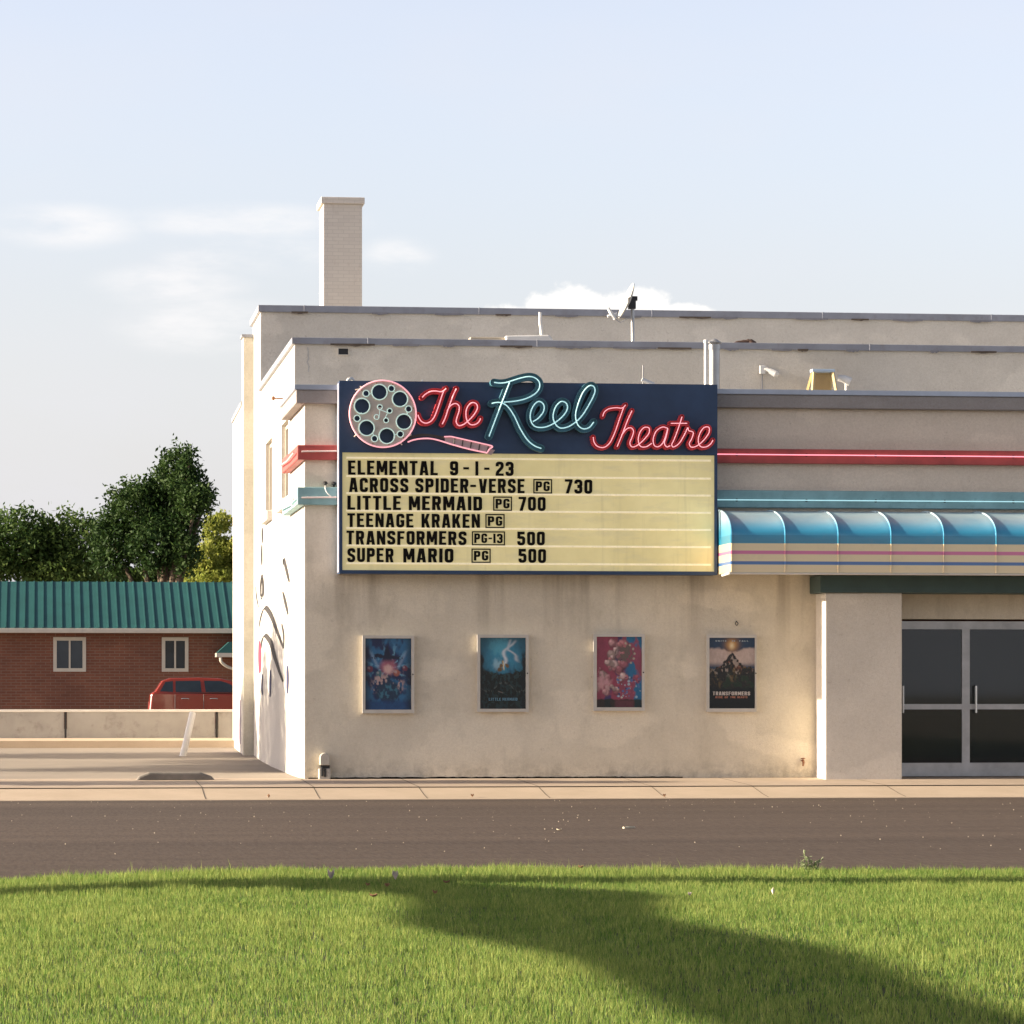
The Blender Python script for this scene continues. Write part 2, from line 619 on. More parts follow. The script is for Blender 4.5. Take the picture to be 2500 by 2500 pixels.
M['blade'] = leaf_mat('grass_blade', (.085, .195, .030), (.38, .42, .12), .5)
M['leaf_dark'] = leaf_mat('dark_leaf', (.018, .045, .012), (.05, .085, .02), .25)
M['leaf_bright'] = leaf_mat('bright_leaf', (.18, .23, .04), (.38, .39, .09), .5)
M['leaf_mid'] = leaf_mat('mid_leaf', (.035, .075, .018), (.09, .13, .03), .3)
M['weed'] = leaf_mat('weed_leaf', (.22, .28, .14), (.42, .46, .28), .3)
M['bark'] = paint('bark', (.11, .08, .055), .95, .35, 5, bump=.02)
M['deadleaf'] = paint('dead_leaf', (.24, .13, .07), .8, .3, 20)
M['deadleaf_pale'] = paint('pale_dead_leaf', (.42, .36, .34), .8, .2, 20)
M['stick'] = paint('bleached_stick', (.72, .62, .44), .7, .1, 20)

# ------------------------------------------------------------------ ground, road, pavement
RIGHT = 24.0


def strip(name, prof, x0, x1, mat, nx=2):
    """a sheet: profile of (Y, Z) drawn along X"""
    mb = MB()
    xs = [x0 + (x1 - x0) * i / (nx - 1) for i in range(nx)]
    vs = [(x, y, z) for x in xs for (y, z) in prof]
    n = len(prof)
    mb.add(vs, [(i * n + j, (i + 1) * n + j, (i + 1) * n + j + 1, i * n + j + 1) for i in range(nx - 1) for j in range(n - 1)])
    o = mb.build(name, mat)
    bm = bmesh.new()
    bm.from_mesh(o.data)
    for f in bm.faces:
        if f.normal.z < 0:
            f.normal_flip()
    bm.to_mesh(o.data)
    bm.free()
    return struct(o)


strip('ground', [(-1500, -.45), (3000, -.45)], -2500, 2500, M['dry'])
strip('road', [(-26.3, -.215), (-14.5, -.17), (-3.88, -.205)], -140, 140, M['road'])
strip('sidewalk', [(-2.622, -.062), (.3, -.004)], -140, RIGHT, M['walk'])
strip('kerb', [(-3.89, -.24), (-3.87, -.198), (-3.4, -.16), (-2.64, -.075), (-2.63, -.20)], -140, 140, M['kerb'])
strip('parking_lot', [(.3, -.02), (3, -.02), (8, .01), (11, .05), (14, .13), (16.6, .20)], -60, .5, M['lot'])
strip('raised_walk', [(16.6, .19), (16.62, .335), (16.9, .345), (20.4, .345), (20.42, .0)], -60, .5, M['kerb'])
strip('back_street', [(20.4, -.02), (200, -.02)], -90, 90, M['lot'])

# joints of the pavement are grooves drawn as dark inlaid filler strips
jm = MB()
for u in (500, 780, 1045, 1350, 1640, 1900, 2250):
    a, b = px_ground(u, 1926, -.06), px_ground(u + 60, 1951, -.2)
    x = a.x
    jm.add([(x - .008, -2.6, -.060), (x + .008, -2.6, -.060), (x + .008, -.02, -.0085), (x - .008, -.02, -.0085)], [(0, 1, 2, 3)])
    jm.add([(x - .006, -3.80, -.189), (x + .006, -3.80, -.189), (x + .006, -3.4, -.1575), (x - .006, -3.4, -.1575), (x + .006, -2.64, -.0725), (x - .006, -2.64, -.0725)],
           [(0, 1, 2, 3), (3, 2, 4, 5)])
struct(jm.build('sidewalk_joints', M['joint']))
strip('sidewalk_gap', [(-2.64, -.09), (-2.60, -.09)], -140, RIGHT, M['joint'])

# the lawn on this side of the street
XC = px_ground(1400, 2115).x


def lawn_h(x, y):
    x, y = np.asarray(x, float), np.asarray(y, float)
    h = -.055 + .018 * np.sin(x * .9 + .6) * np.cos(y * .35) - .0042 * (x - XC) ** 2 * np.clip((y + 40) / 12, 0, 1)
    h = np.maximum(h, -.16)
    edge = np.clip((y + 27.0) / 1.15, 0, 1)
    return h * (1 - edge) + edge * (-.20) - .0 * y


nx, ny = 90, 70
gx = np.linspace(-22, 22, nx)
gy = np.concatenate([np.linspace(-75, -42, 8), np.linspace(-41, -25.85, ny - 8)])
GX, GY = np.meshgrid(gx, gy)
GZ = lawn_h(GX, GY)
mb = MB()
mb.add(np.stack([GX, GY, GZ], -1).reshape(-1, 3).tolist(),
       [(j * nx + i, j * nx + i + 1, (j + 1) * nx + i + 1, (j + 1) * nx + i) for j in range(ny - 1) for i in range(nx - 1)])
o = mb.build('lawn_ground', M['soil'], smooth=True)
struct(o)


def tris_mesh(name, verts, faces4, faces3, tint, mat):
    nv = len(verts)
    me = bpy.data.meshes.new(name)
    me.vertices.add(nv)
    me.vertices.foreach_set('co', np.asarray(verts, np.float32).ravel())
    n4, n3 = len(faces4), len(faces3)
    loops = np.concatenate([np.asarray(faces4, np.int32).ravel(), np.asarray(faces3, np.int32).ravel()]) if n3 else np.asarray(faces4, np.int32).ravel()
    me.loops.add(len(loops))
    me.loops.foreach_set('vertex_index', loops)
    me.polygons.add(n4 + n3)
    starts = np.concatenate([np.arange(n4) * 4, n4 * 4 + np.arange(n3) * 3]).astype(np.int32)
    me.polygons.foreach_set('loop_start', starts)
    at = me.attributes.new('tint', 'FLOAT', 'POINT')
    at.data.foreach_set('value', np.asarray(tint, np.float32))
    me.materials.append(mat)
    me.update(calc_edges=True)
    me.validate()
    o = bpy.data.objects.new(name, me)
    COL.objects.link(o)
    return o


def make_grass():
    x = rng.uniform(-9, 9, 900000)
    y = rng.uniform(-41.5, -25.9, 900000)
    d = (x - CX) * SA + (y - CY) * CA
    r = (x - CX) * CA - (y - CY) * SA
    keep = (np.abs(r) < d * 1250 / F_PX + 1.3) & (d > 13.2)
    x, y = x[keep], y[keep]
    n = min(len(x), 360000)
    x, y = x[:n], y[:n]
    print('grass blades', n)
    z = lawn_h(x, y)
    clump = .5 + .5 * np.sin(x * 7.3 + 1.3 * np.sin(y * 5.1)) * np.sin(y * 6.1 + 1.7 * np.sin(x * 4.3))
    h = rng.uniform(.026, .052, n) * (.8 + .45 * clump)
    tall = rng.random(n) < .015
    h[tall] *= 1.6
    patch = np.sin(x * 1.1 + 2 * np.sin(y * .6)) * np.sin(y * .9 + 1.4 * np.sin(x * .7 + 1)) + .5 * np.sin(x * 2.9 + y * 1.3) * np.sin(y * 2.3 - x)
    h *= 1 + .20 * patch
    rim = y > -27.9
    h[rim] *= rng.uniform(.75, 1.45, rim.sum())
    w = rng.uniform(.0026, .0044, n)
    a = rng.uniform(0, 2 * np.pi, n)
    la = rng.uniform(0, 2 * np.pi, n)
    lean = rng.uniform(.05, .6, n) * h
    cx, sx = np.cos(a) * w / 2, np.sin(a) * w / 2
    lx, ly = np.cos(la) * lean, np.sin(la) * lean
    V = np.zeros((n, 5, 3))
    V[:, 0] = np.stack([x - cx, y - sx, z - .004], -1)
    V[:, 1] = np.stack([x + cx, y + sx, z - .004], -1)
    V[:, 2] = np.stack([x + cx * .8 + lx * .35, y + sx * .8 + ly * .35, z + h * .6], -1)
    V[:, 3] = np.stack([x - cx * .8 + lx * .35, y - sx * .8 + ly * .35, z + h * .6], -1)
    V[:, 4] = np.stack([x + lx, y + ly, z + h], -1)
    i = np.arange(n)[:, None] * 5
    tint = np.clip(rng.normal(.42, .26, n) + .25 * (clump - .5) + .10 * patch, 0, 1)
    straw = rng.random(n) < .05 + .10 * (patch < -.7)
    tint[straw] = 1
    o = tris_mesh('lawn_grass', V.reshape(-1, 3), i + np.array([0, 1, 2, 3]), i + np.array([3, 2, 4]), np.repeat(tint, 5), M['blade'])
    o['kind'] = 'stuff'
    tag(o, 'mown green lawn grass in the foreground, crossed by long shadows', 'grass')


make_grass()

# ------------------------------------------------------------------ the theatre building
Y1 = px_side(720, 830).y              # set-back parapet of the main block
Y2 = px_side(637, 940).y              # taller auditorium behind
Y3 = px_side(620, 900).y              # buttress
Z_COP1 = px(721, 824, Y1).z
Z_COP2 = px(640, 745, Y2).z
Z_CORN_T, Z_CORN_B = px(745, 941, 0).z, px(745, 986, 0).z
RED_T, RED_B = px(745, 1086, -.13).z, px(745, 1122, -.13).z
TEAL_T, TEAL_B = px(745, 1189, -.13).z, px(745, 1232, -.13).z
BT = thing('theatre_building', 'cream stucco cinema building with stepped parapets and red and teal neon bands', 'building')
XP = px(1991, 1700, 0).x              # left flank of the entrance pillar
PW = 1.15                             # pillar width
xz = lambda a, b, d: (a, d, b)
yz = lambda a, b, d: (d, a, b)
ENT0, ENT1 = XP + PW + .05, XP + PW + 3.4
mb = MB()
wall_open(mb, xz, 0, RIGHT, -.12, Z_CORN_B + .1, 0, .28, [(ENT0, ENT1, -.12, 2.35)])
mb.build('front_wall', M['front'], BT)
mb = MB()
wall_open(mb, xz, .003, RIGHT, TEAL_T - .05, Z_CORN_B + .05, -.004, -.001, [])
mb.box(.002, RIGHT, -.004, .0, TEAL_B - .02, Z_CORN_B + .02)
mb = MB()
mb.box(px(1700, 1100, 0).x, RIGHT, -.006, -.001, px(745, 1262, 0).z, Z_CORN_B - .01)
mb.build('toned_facing', M['toned_front'], BT)  # front wall recoloured here to suit the weaker light above the awning
# flank of the front part and main block, with two windows
WINS = []
for (ua, ub, vt, vb) in ((649, 664, 1076, 1252), (687, 704, 1030, 1222)):
    ya, yb = px_side(ub, 1200).y, px_side(ua, 1200).y
    ym = (ua + ub) / 2
    WINS.append((ya, yb, px_side(ym, vb).z, px_side(ym, vt).z))
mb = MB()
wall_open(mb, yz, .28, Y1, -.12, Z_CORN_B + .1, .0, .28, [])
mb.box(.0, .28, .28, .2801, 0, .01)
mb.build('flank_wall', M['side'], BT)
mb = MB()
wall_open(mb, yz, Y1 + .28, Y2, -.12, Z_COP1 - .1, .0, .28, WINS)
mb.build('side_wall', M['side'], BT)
mb = MB()
mb.box(.28, RIGHT, .28, Y1 + .1, Z_CORN_B - .1, Z_CORN_B + .1)
mb.build('front_roof', M['grey'], BT)
mb = MB()
mb.box(0, RIGHT, Y1, Y1 + .28, -.12, Z_COP1 - .1)
mb.build('parapet_wall', [M['parapet']], BT)
mb = MB()
mb.box(.28, RIGHT, Y1 + .28, Y2, Z_COP1 - .5, Z_COP1 - .3)
mb.build('main_roof', M['grey'], BT)
# left edge of the set-back parapet carries the side paint
mb = MB()
mb.box(-.004, .002, Y1 + .004, Y1 + .28, -.1, Z_COP1 - .11)
mb.build('corner_facing', M['side'], BT)
mb = MB()
mb.box(-.003, .002, .004, .28, -.1, Z_CORN_B + .09)
mb.build('corner_facing', M['side'], BT)
mb = MB()
mb.box(0, RIGHT, Y2, Y3 + .45, -.1, Z_COP2 - .12)
mb.box(1.2, RIGHT, Y3 + .45, Y2 + 18, -.1, Z_COP2 - .5)
mb.build('auditorium_wall', M['upper'], BT)
mb = MB()
mb.box(-.004, 0.002, Y2 + .004, Y3, -.1, Z_COP2 - .125)
mb.build('corner_facing', M['side'], BT)
# copings
mb = MB()
mb.box(-.05, RIGHT, Y1 - .05, Y1 + .36, Z_COP1 - .1, Z_COP1)
mb.box(-.05, .34, Y1 + .36, Y2 - .01, Z_COP1 - .1, Z_COP1)
for k in range(9):
    mb.box(1.1 + k * 2.6, 1.13 + k * 2.6, Y1 - .054, Y1 + .36, Z_COP1 - .104, Z_COP1 + .004)
mb.build('coping', M['coping'], BT, .008)
mb = MB()
mb.box(-.05, RIGHT, Y2 - .05, Y2 + .36, Z_COP2 - .12, Z_COP2)
mb.box(-.05, .34, Y2 + .36, Y3 + .46, Z_COP2 - .12, Z_COP2)
for k in range(8):
    mb.box(.75 + k * 3.1, .78 + k * 3.1, Y2 - .054, Y2 + .36, Z_COP2 - .124, Z_COP2 + .004)
mb.build('coping', M['coping'], BT, .008)
r_ = random.Random(8)
for (yy, zz, x0_, n_) in ((Y1 - .052, Z_COP1 - .1, .4, 16), (Y2 - .052, Z_COP2 - .12, .4, 12)):
    for k in range(n_):
        mb = MB()
        xa = x0_ + k * 13.0 / n_ + r_.uniform(0, .6)
        ln = r_.uniform(.12, .7)
        pts = [(xa + ln * i / 7, -.012 - .022 * r_.random() * math.sin(math.pi * (i + .3) / 7.6)) for i in range(8)]
        mb.prism([(xa, .012)] + pts + [(xa + ln, .014)], lambda a, b, d: (a, d, zz + b), yy - .006, yy + .001)
        mb.build('tar_patch', M['coping_dirt'] if k % 3 else M['joint'], BT)
# buttress on the flank and the rear block
xb = px(594, 900, Y3).x
mb = MB()
mb.box(xb, -.0045, Y3, Y3 + .5, -.05, px(600, 823, Y3).z)
mb.build('buttress', M['butt'], BT, .01)
mb = MB()
zt = px(600, 823, Y3).z
mb.box(xb - .03, -.0045, Y3 - .03, Y3 + .53, zt, zt + .05)
mb.build('coping', M['coping'], BT)
YR = px(566, 1500, Y3 + 4).y
yr_end = px_side(567, 1500, xb - .004).y
za, zb = px_side(594, 985, xb).z, px_side(568, 1032, xb).z
mb = MB()
mb.prism([(Y3 + .5, -.05), (yr_end, -.05), (yr_end, zb), (Y3 + .5, za)], lambda a, b, d: (d, a, b), xb + .006, RIGHT)
mb.build('rear_wall', M['side'], BT)
mb = MB()
mb.prism([(Y3 + .5, za), (yr_end + .05, zb), (yr_end + .05, zb + .08), (Y3 + .5, za + .08)], lambda a, b, d: (d, a, b), xb - .02, 1.0)
mb.build('coping', M['coping'], BT)
# narrow mauve panel painted in for a shadow on the rear wall
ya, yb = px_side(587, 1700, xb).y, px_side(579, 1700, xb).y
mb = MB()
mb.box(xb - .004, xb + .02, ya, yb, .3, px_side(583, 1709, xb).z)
mb.build('shadow_panel', M['shadow_lilac'], BT)

# cornice and neon bands that wrap round the corner
OV = .12


def band(name, z0, z1, mat, yback, ov=OV, bevel=.012):
    mb = MB()
    poly = [(-ov, -ov), (RIGHT, -ov), (RIGHT, .02), (.0, .02), (.0, yback), (-ov, yback)]
    mb.prism(poly, lambda a, b, d: (a, b, d), z0, z1)
    return mb.build(name, mat, BT, bevel)


YB = px_side(708, 1100).y
band('cornice', Z_CORN_B, Z_CORN_T - .075, M['cornice'], YB, .14)
band('cornice_flashing', Z_CORN_T - .075, Z_CORN_T, M['flash'], YB, .165, .006)
mb = MB()
mb.box(.2, RIGHT, -.02, Y1 - .06, Z_CORN_B + .1, Z_CORN_T - .01)
mb.build('front_roof', M['grey'], BT)
rb = band('neon_band', RED_B, RED_T, M['red'], YB)
tb = band('neon_band', TEAL_B, TEAL_T, M['teal'], YB)
rb['label'] = 'red painted neon band'
tb['label'] = 'teal painted neon band'
XS0 = px(828, 1150, -.42).x
XS1 = px(1751, 1150, -.42).x
for (bnd, z, mL, mR) in ((rb, px(1900, 1110, -.17).z, M['neon_off'], M['neon_strip_red']), (tb, px(1900, 1221, -.17).z, M['neon_off'], M['neon_aqua'])):
    mb = MB()
    mb.tube([(-OV + .06, -OV - .045, z - .01), (XS0 - .02, -OV - .045, z)], .012)
    for k in range(4):
        mb.tube([(.03 + k * .14, -OV + .01, z), (.03 + k * .14, -OV - .05, z)], .009, 6)
    mb.build('neon_tube', mL, bnd, smooth=True)
    mb = MB()
    mb.tube([(XS1 - .1, -OV - .045, z), (RIGHT - 1, -OV - .045, z)], .0085)
    mb.build('neon_tube', mR, bnd, smooth=True)
    mb = MB()
    mb.tube([(-OV - .045, -OV + .1, z - .02), (-OV - .045, YB * .45, z - .05), (-OV - .05, YB - .1, z - .02)], .012)
    mb.build('neon_tube', M['neon_off'], bnd, smooth=True)
    for k in range(5):
        mb = MB()
        x = XS1 + .35 + k * 1.05
        mb.lathe([(.022, 0), (.026, .012), (.012, .04)], (x, -OV - .002, z), 10, axis='Y')
        mb.tube([(x, -OV, z), (x, -OV - .05, z)], .005, 6)
        mb.build('tube_support', M['black'], bnd)
# insulators and loose leads on the left end of the teal band
for (u, v) in ((794, 1182), (815, 1183)):
    mb = MB()
    p = px(u, v, -.05)
    mb.lathe([(.012, -.05), (.014, 0), (.034, .012), (.036, .03), (.02, .05)], (p.x, p.y, p.z - .01), 10)
    mb.build('insulator', M['black'], tb)
mb = MB()
pts = [px(u, v, y) for (u, v, y) in ((794, 1186, -.07), (794, 1193, -.14), (797, 1201, -.17), (803, 1208, -.18), (808, 1212, -.17))]
mb.tube(catmull(pts, 6), .007, 6)
mb.build('lead_wire', M['white'], tb)
mb = MB()
pts = [px(u, v, y) for (u, v, y) in ((712, 1228, .8), (718, 1212, .4), (728, 1212, .1), (733, 1222, -.1), (724, 1236, .2), (716, 1232, .6))]
mb.tube(catmull([(p.x - .03, p.y, p.z) for p in pts], 6, True), .008, 6, closed=True)
mb.build('lead_wire', M['white'], tb)

# windows in the flank
for i, (ya, yb, z0, z1) in enumerate(WINS):
    w = MB()
    fw = .07
    for (a, b, c, d) in ((ya, ya + fw, z0, z1), (yb - fw, yb, z0, z1), (ya + fw, yb - fw, z0, z0 + fw), (ya + fw, yb - fw, z1 - fw, z1)):
        w.box(.07, .16, a, b, c, d)
    for k in range(1, 4):
        y = ya + (yb - ya) * k / 4
        w.box(.08, .15, y - .03, y + .03, z0 + fw, z1 - fw)
    wo = w.build('window', M['trim'], BT)
    g = MB()
    g.box(.12, .13, ya + fw, yb - fw, z0 + fw, z1 - fw)
    g.build('pane', paint('dusty_pane', (.13, .11, .09), .3, .1, 5), wo)
    s = MB()
    s.box(-.09, .2, ya - .06, yb + .06, z0 - .16, z0)
    s.build('sill', M['side'], wo, .01)

# mural on the flank: grey, blue and red brush lines
def on_flank(zx, zy, s=3.578, ox=440, oy=1400):
    p = px_side(ox + zx / s, oy + zy / s, 0)
    return Vector((p.y, p.z))


mur = MB()


def stroke(pts, w, mi, lift):
    P = [on_flank(*q[:2]) if len(q) == 2 else on_flank(*q) for q in pts]
    P = [Vector((p.x, p.y, 0)) for p in P]
    P = catmull(P, 6)
    vs, fs = [], []
    n = len(P)
    for i, p in enumerate(P):
        # strokes are wide along the wall, since it is seen almost edge on
        k = 2.6 * w * (.35 + .65 * math.sin(math.pi * (i + .7) / (n + .4)))
        vs += [(-.006 - lift, p.x - k, p.y + k * .06), (-.006 - lift, p.x + k, p.y - k * .06)]
    for i in range(n - 1):
        fs.append((2 * i, 2 * i + 1, 2 * i + 3, 2 * i + 2))
    mur.add(vs, fs, mi)


stroke([(692, 470), (700, 410), (715, 350), (740, 297), (775, 330), (810, 400), (850, 510), (905, 655)], .16, 0, .0)
stroke([(706, 660), (714, 600), (725, 560), (745, 540), (790, 600), (820, 700), (860, 830), (900, 945)], .16, 0, .001)
stroke([(898, 160), (920, 250), (945, 360)], .09, 0, .002)
stroke([(890, 440), (905, 530), (907, 640)], .07, 0, .0015)
stroke([(660, 110), (672, 220), (688, 300)], .06, 0, .002)
stroke([(790, 845), (789, 960), (788, 1078)], .10, 1, .003)
stroke([(940, 805), (941, 920), (940, 1050)], .10, 1, .003)
stroke([(720, 880), (716, 1000), (722, 1060)], .08, 1, .003)
stroke([(694, 590), (697, 730), (698, 870)], .18, 2, .002)
Z3 = dict(s=4.83, ox=440, oy=1040)
for pts in ([(1218, 1640), (1222, 1565), (1245, 1650), (1275, 1780), (1290, 1840)], [(965, 1400), (962, 1500), (966, 1640)], [(968, 1200), (972, 1290), (970, 1380)]):
    stroke([(a, b, 4.83, 440, 1040) for a, b in pts], .09, 0, .002)
for r_ in (0, 14):
    stroke([(703 + r_ * .5, 200), (702 + r_ * .5, 100), (716, 10 + r_ * 2), (730 - r_ * .5, 100), (728 - r_ * .5, 190), (714, 225 - r_ * 2), (704 + r_ * .5, 180)], .05, 0, .004)
mur.build('mural', [paint('mural_grey', (.035, .03, .03), .8, .2, 3), paint('mural_blue', (.03, .03, .09), .8, .15, 3), paint('mural_red', (.30, .03, .07), .8, .15, 3)], BT)

# scupper hole, crack and a hook
p0, p1 = px(826, 851, Y1), px(850, 866, Y1)
mb = MB()
mb.box(p0.x - .02, p1.x + .01, Y1 - .03, Y1 + .0, p1.z - .012, p1.z)
mb.box(p0.x - .02, p1.x + .01, Y1 - .03, Y1 + .0, p0.z, p0.z + .01)
mb.box(p0.x - .02, p0.x, Y1 - .03, Y1 + .0, p1.z, p0.z)
mb.box(p1.x, p1.x + .01, Y1 - .03, Y1 + .0, p1.z, p0.z)
sc = mb.build('roof_scupper', M['parapet'], BT)
mb = MB()
mb.box(p0.x, p1.x, Y1 - .012, Y1 - .004, p1.z, p0.z)
mb.build('opening', M['black'], sc)
mb = MB()
pts = [px(752 + du, v, Y1) for (du, v) in ((-1, 848), (1, 858), (0, 868), (2, 874), (-2, 884), (2, 894), (1, 908))]
for a, b in zip(pts, pts[1:]):
    mb.add([(a.x - .012, Y1 - .003, a.z), (a.x + .010, Y1 - .003, a.z), (b.x + .010, Y1 - .003, b.z), (b.x - .012, Y1 - .003, b.z)], [(0, 1, 2, 3)])
mb.build('crack_repair', M['side'], BT)

# chimney
YC = Y2 + 3.0
cl, cr = px(790, 600, YC), px(884, 600, YC)
ct = px(790, 497, YC).z
cd = px_side(780, 600, cl.x).y - YC
ch = MB()
ch.box(cl.x, cr.x, YC, YC + cd, Z_COP2 - 1.5, ct)
cho = ch.build('chimney', M['pbrick'], BT, .006)
cc = MB()
cc.box(cl.x - .05, cr.x + .045, YC - .05, YC + cd + .05, ct, px(790, 481, YC).z)
cc.build('chimney_cap', M['pbrick'], cho, .01)

# entrance pillar, its teal cap, second pillar, doors (right of the photograph's edge)
PD = .70
zc0, zc1 = px(2030, 1447, -PD).z, px(2030, 1405, -PD).z
for x0 in (XP, ENT1 + .06):
    mb = MB()
    mb.box(x0, x0 + PW, -PD, -.003, -.1, zc0)
    mb.build('entrance_pillar', M['parapet'], BT, .012)
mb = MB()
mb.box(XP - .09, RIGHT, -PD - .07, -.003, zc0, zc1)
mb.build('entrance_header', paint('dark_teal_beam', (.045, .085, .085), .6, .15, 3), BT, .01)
mb = MB()
for k in range(3):
    x = ENT0 + (ENT1 - ENT0) * k / 3
    w_ = (ENT1 - ENT0) / 3
    for (a, b, c, d) in ((x, x + .06, 0, 2.32), (x + w_ - .06, x + w_, 0, 2.32), (x + .06, x + w_ - .06, 0, .2), (x + .06, x + w_ - .06, 2.2, 2.32), (x + .06, x + w_ - .06, 1.0, 1.08)):
        mb.box(a, b, .10, .16, c, d)
dr = mb.build('entrance_door', M['galv'], BT)
mb = MB()
mb.box(ENT0, ENT1, .125, .132, .1, 2.3)
t = NT('shop_glass')
t.fin((.03, .04, .045), .03, 0, 1.0)
tp_ = t.node('ShaderNodeBsdfTransparent', {0: (.72, .78, .78, 1)})
mx = t.node('ShaderNodeMixShader', {0: .45})
t.l.new(tp_.outputs[0], mx.inputs[1])
t.l.new(t.b.outputs[0], mx.inputs[2])
t.l.new(mx.outputs[0], t.out.inputs[0])
mb.build('pane', t.m, dr)
for k in range(3):
    x = ENT0 + (ENT1 - ENT0) * k / 3
    mb = MB()
    mb.tube([(x + .14, .10, .95), (x + .14, .03, .95), (x + .14, .03, 1.35), (x + .14, .10, 1.35)], .016, 8)
    mb.build('handle', M['chrome'], dr)
mb = MB()
mb.box(.28, RIGHT, 1.6, 1.7, -.1, Z_CORN_B - .1)
mb.build('lobby_wall', paint('lobby_maroon', (.22, .10, .08), .8, .2, 1.5), BT)
mb = MB()
mb.box(.28, RIGHT, .30, 1.6, -.06, -.001)
mb.build('lobby_floor', M['walk'], BT)

# ragged dark gap where the wall meets the pavement
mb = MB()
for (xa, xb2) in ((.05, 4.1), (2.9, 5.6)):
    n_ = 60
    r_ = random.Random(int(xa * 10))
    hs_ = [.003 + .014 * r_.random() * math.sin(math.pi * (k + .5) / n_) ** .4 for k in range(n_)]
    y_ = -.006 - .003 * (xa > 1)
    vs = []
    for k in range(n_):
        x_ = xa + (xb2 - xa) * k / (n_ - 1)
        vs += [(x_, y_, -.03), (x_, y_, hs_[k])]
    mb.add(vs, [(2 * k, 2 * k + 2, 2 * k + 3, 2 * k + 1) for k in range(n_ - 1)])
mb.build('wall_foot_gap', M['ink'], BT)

# ------------------------------------------------------------------ marquee sign
YS = -.42
s00, s11 = px(829, 1399, YS), px(1751.5, 1399, YS)
SX0, SX1 = s00.x, s11.x
SZ1 = (px(829, 928, YS).z + px(1752, 940, YS).z) / 2
SZ0 = (px(829, 1399, YS).z + px(1750, 1405, YS).z) / 2
SG = thing('marquee_sign', 'navy marquee sign with neon script, film reel and yellow board of black movie titles', 'sign', ((SX0 + SX1) / 2, YS, SZ0))
mb = MB()
PZ1 = (px(835, 1105, YS).z + px(1745, 1111, YS).z) / 2
PZ0 = (px(835, 1391, YS).z + px(1745, 1396, YS).z) / 2
PX0, PX1 = px(836, 1250, YS).x, px(1744.5, 1250, YS).x
wall_open(mb, xz, SX0, SX1, SZ0, SZ1, YS, YS + .1, [(PX0, PX1, PZ0, PZ1)])
mb.box(SX0 + .002, SX1 - .002, YS + .1, -.002, SZ0 + .002, SZ1 - .002)
mb.build('sign_cabinet', M['navy'], SG)
mb = MB()
mb.box(SX0 - .012, SX0 - .001, YS + .02, -.13, SZ0 + .02, SZ1 - .03)
mb.build('side_panel', M['navy_side'], SG)
mb = MB()
mb.box(PX0, PX1, YS + .035, YS + .09, PZ0, PZ1)
pan = mb.build('letter_panel', M['panel'], SG)
YP = YS + .035
row_z = lambda v: px(850, v, YP).z
for v in (1117.5, 1162, 1204, 1246.5, 1289, 1331.5, 1375):
    mb = MB()
    z = row_z(v)
    mb.box(PX0 + .06, PX1 - .05, YP - .006, YP, z - .014, z + .014)
    mb.box(PX0 + .06, PX1 - .05, YP - .010, YP - .006, z - .008, z + .002)
    mb.build('letter_track', M['track'], pan)

T = .205
W0 = .53


def rounded(pts, n=5):
    """pts (x, y[, radius]) -> polyline with rounded corners"""
    out = []
    for i, p in enumerate(pts):
        if len(p) == 2 or i in (0, len(pts) - 1):
            out.append((p[0], p[1]))
            continue
        c = Vector(p[:2])
        a, b = Vector(pts[i - 1][:2]) - c, Vector(pts[i + 1][:2]) - c
        r = min(p[2], a.length * .5, b.length * .5)
        a, b = c + a.normalized() * r, c + b.normalized() * r
        for k in range(n + 1):
            t_ = k / n
            out.append(tuple(a * (1 - t_) ** 2 + c * 2 * t_ * (1 - t_) + b * t_ * t_))
    return out


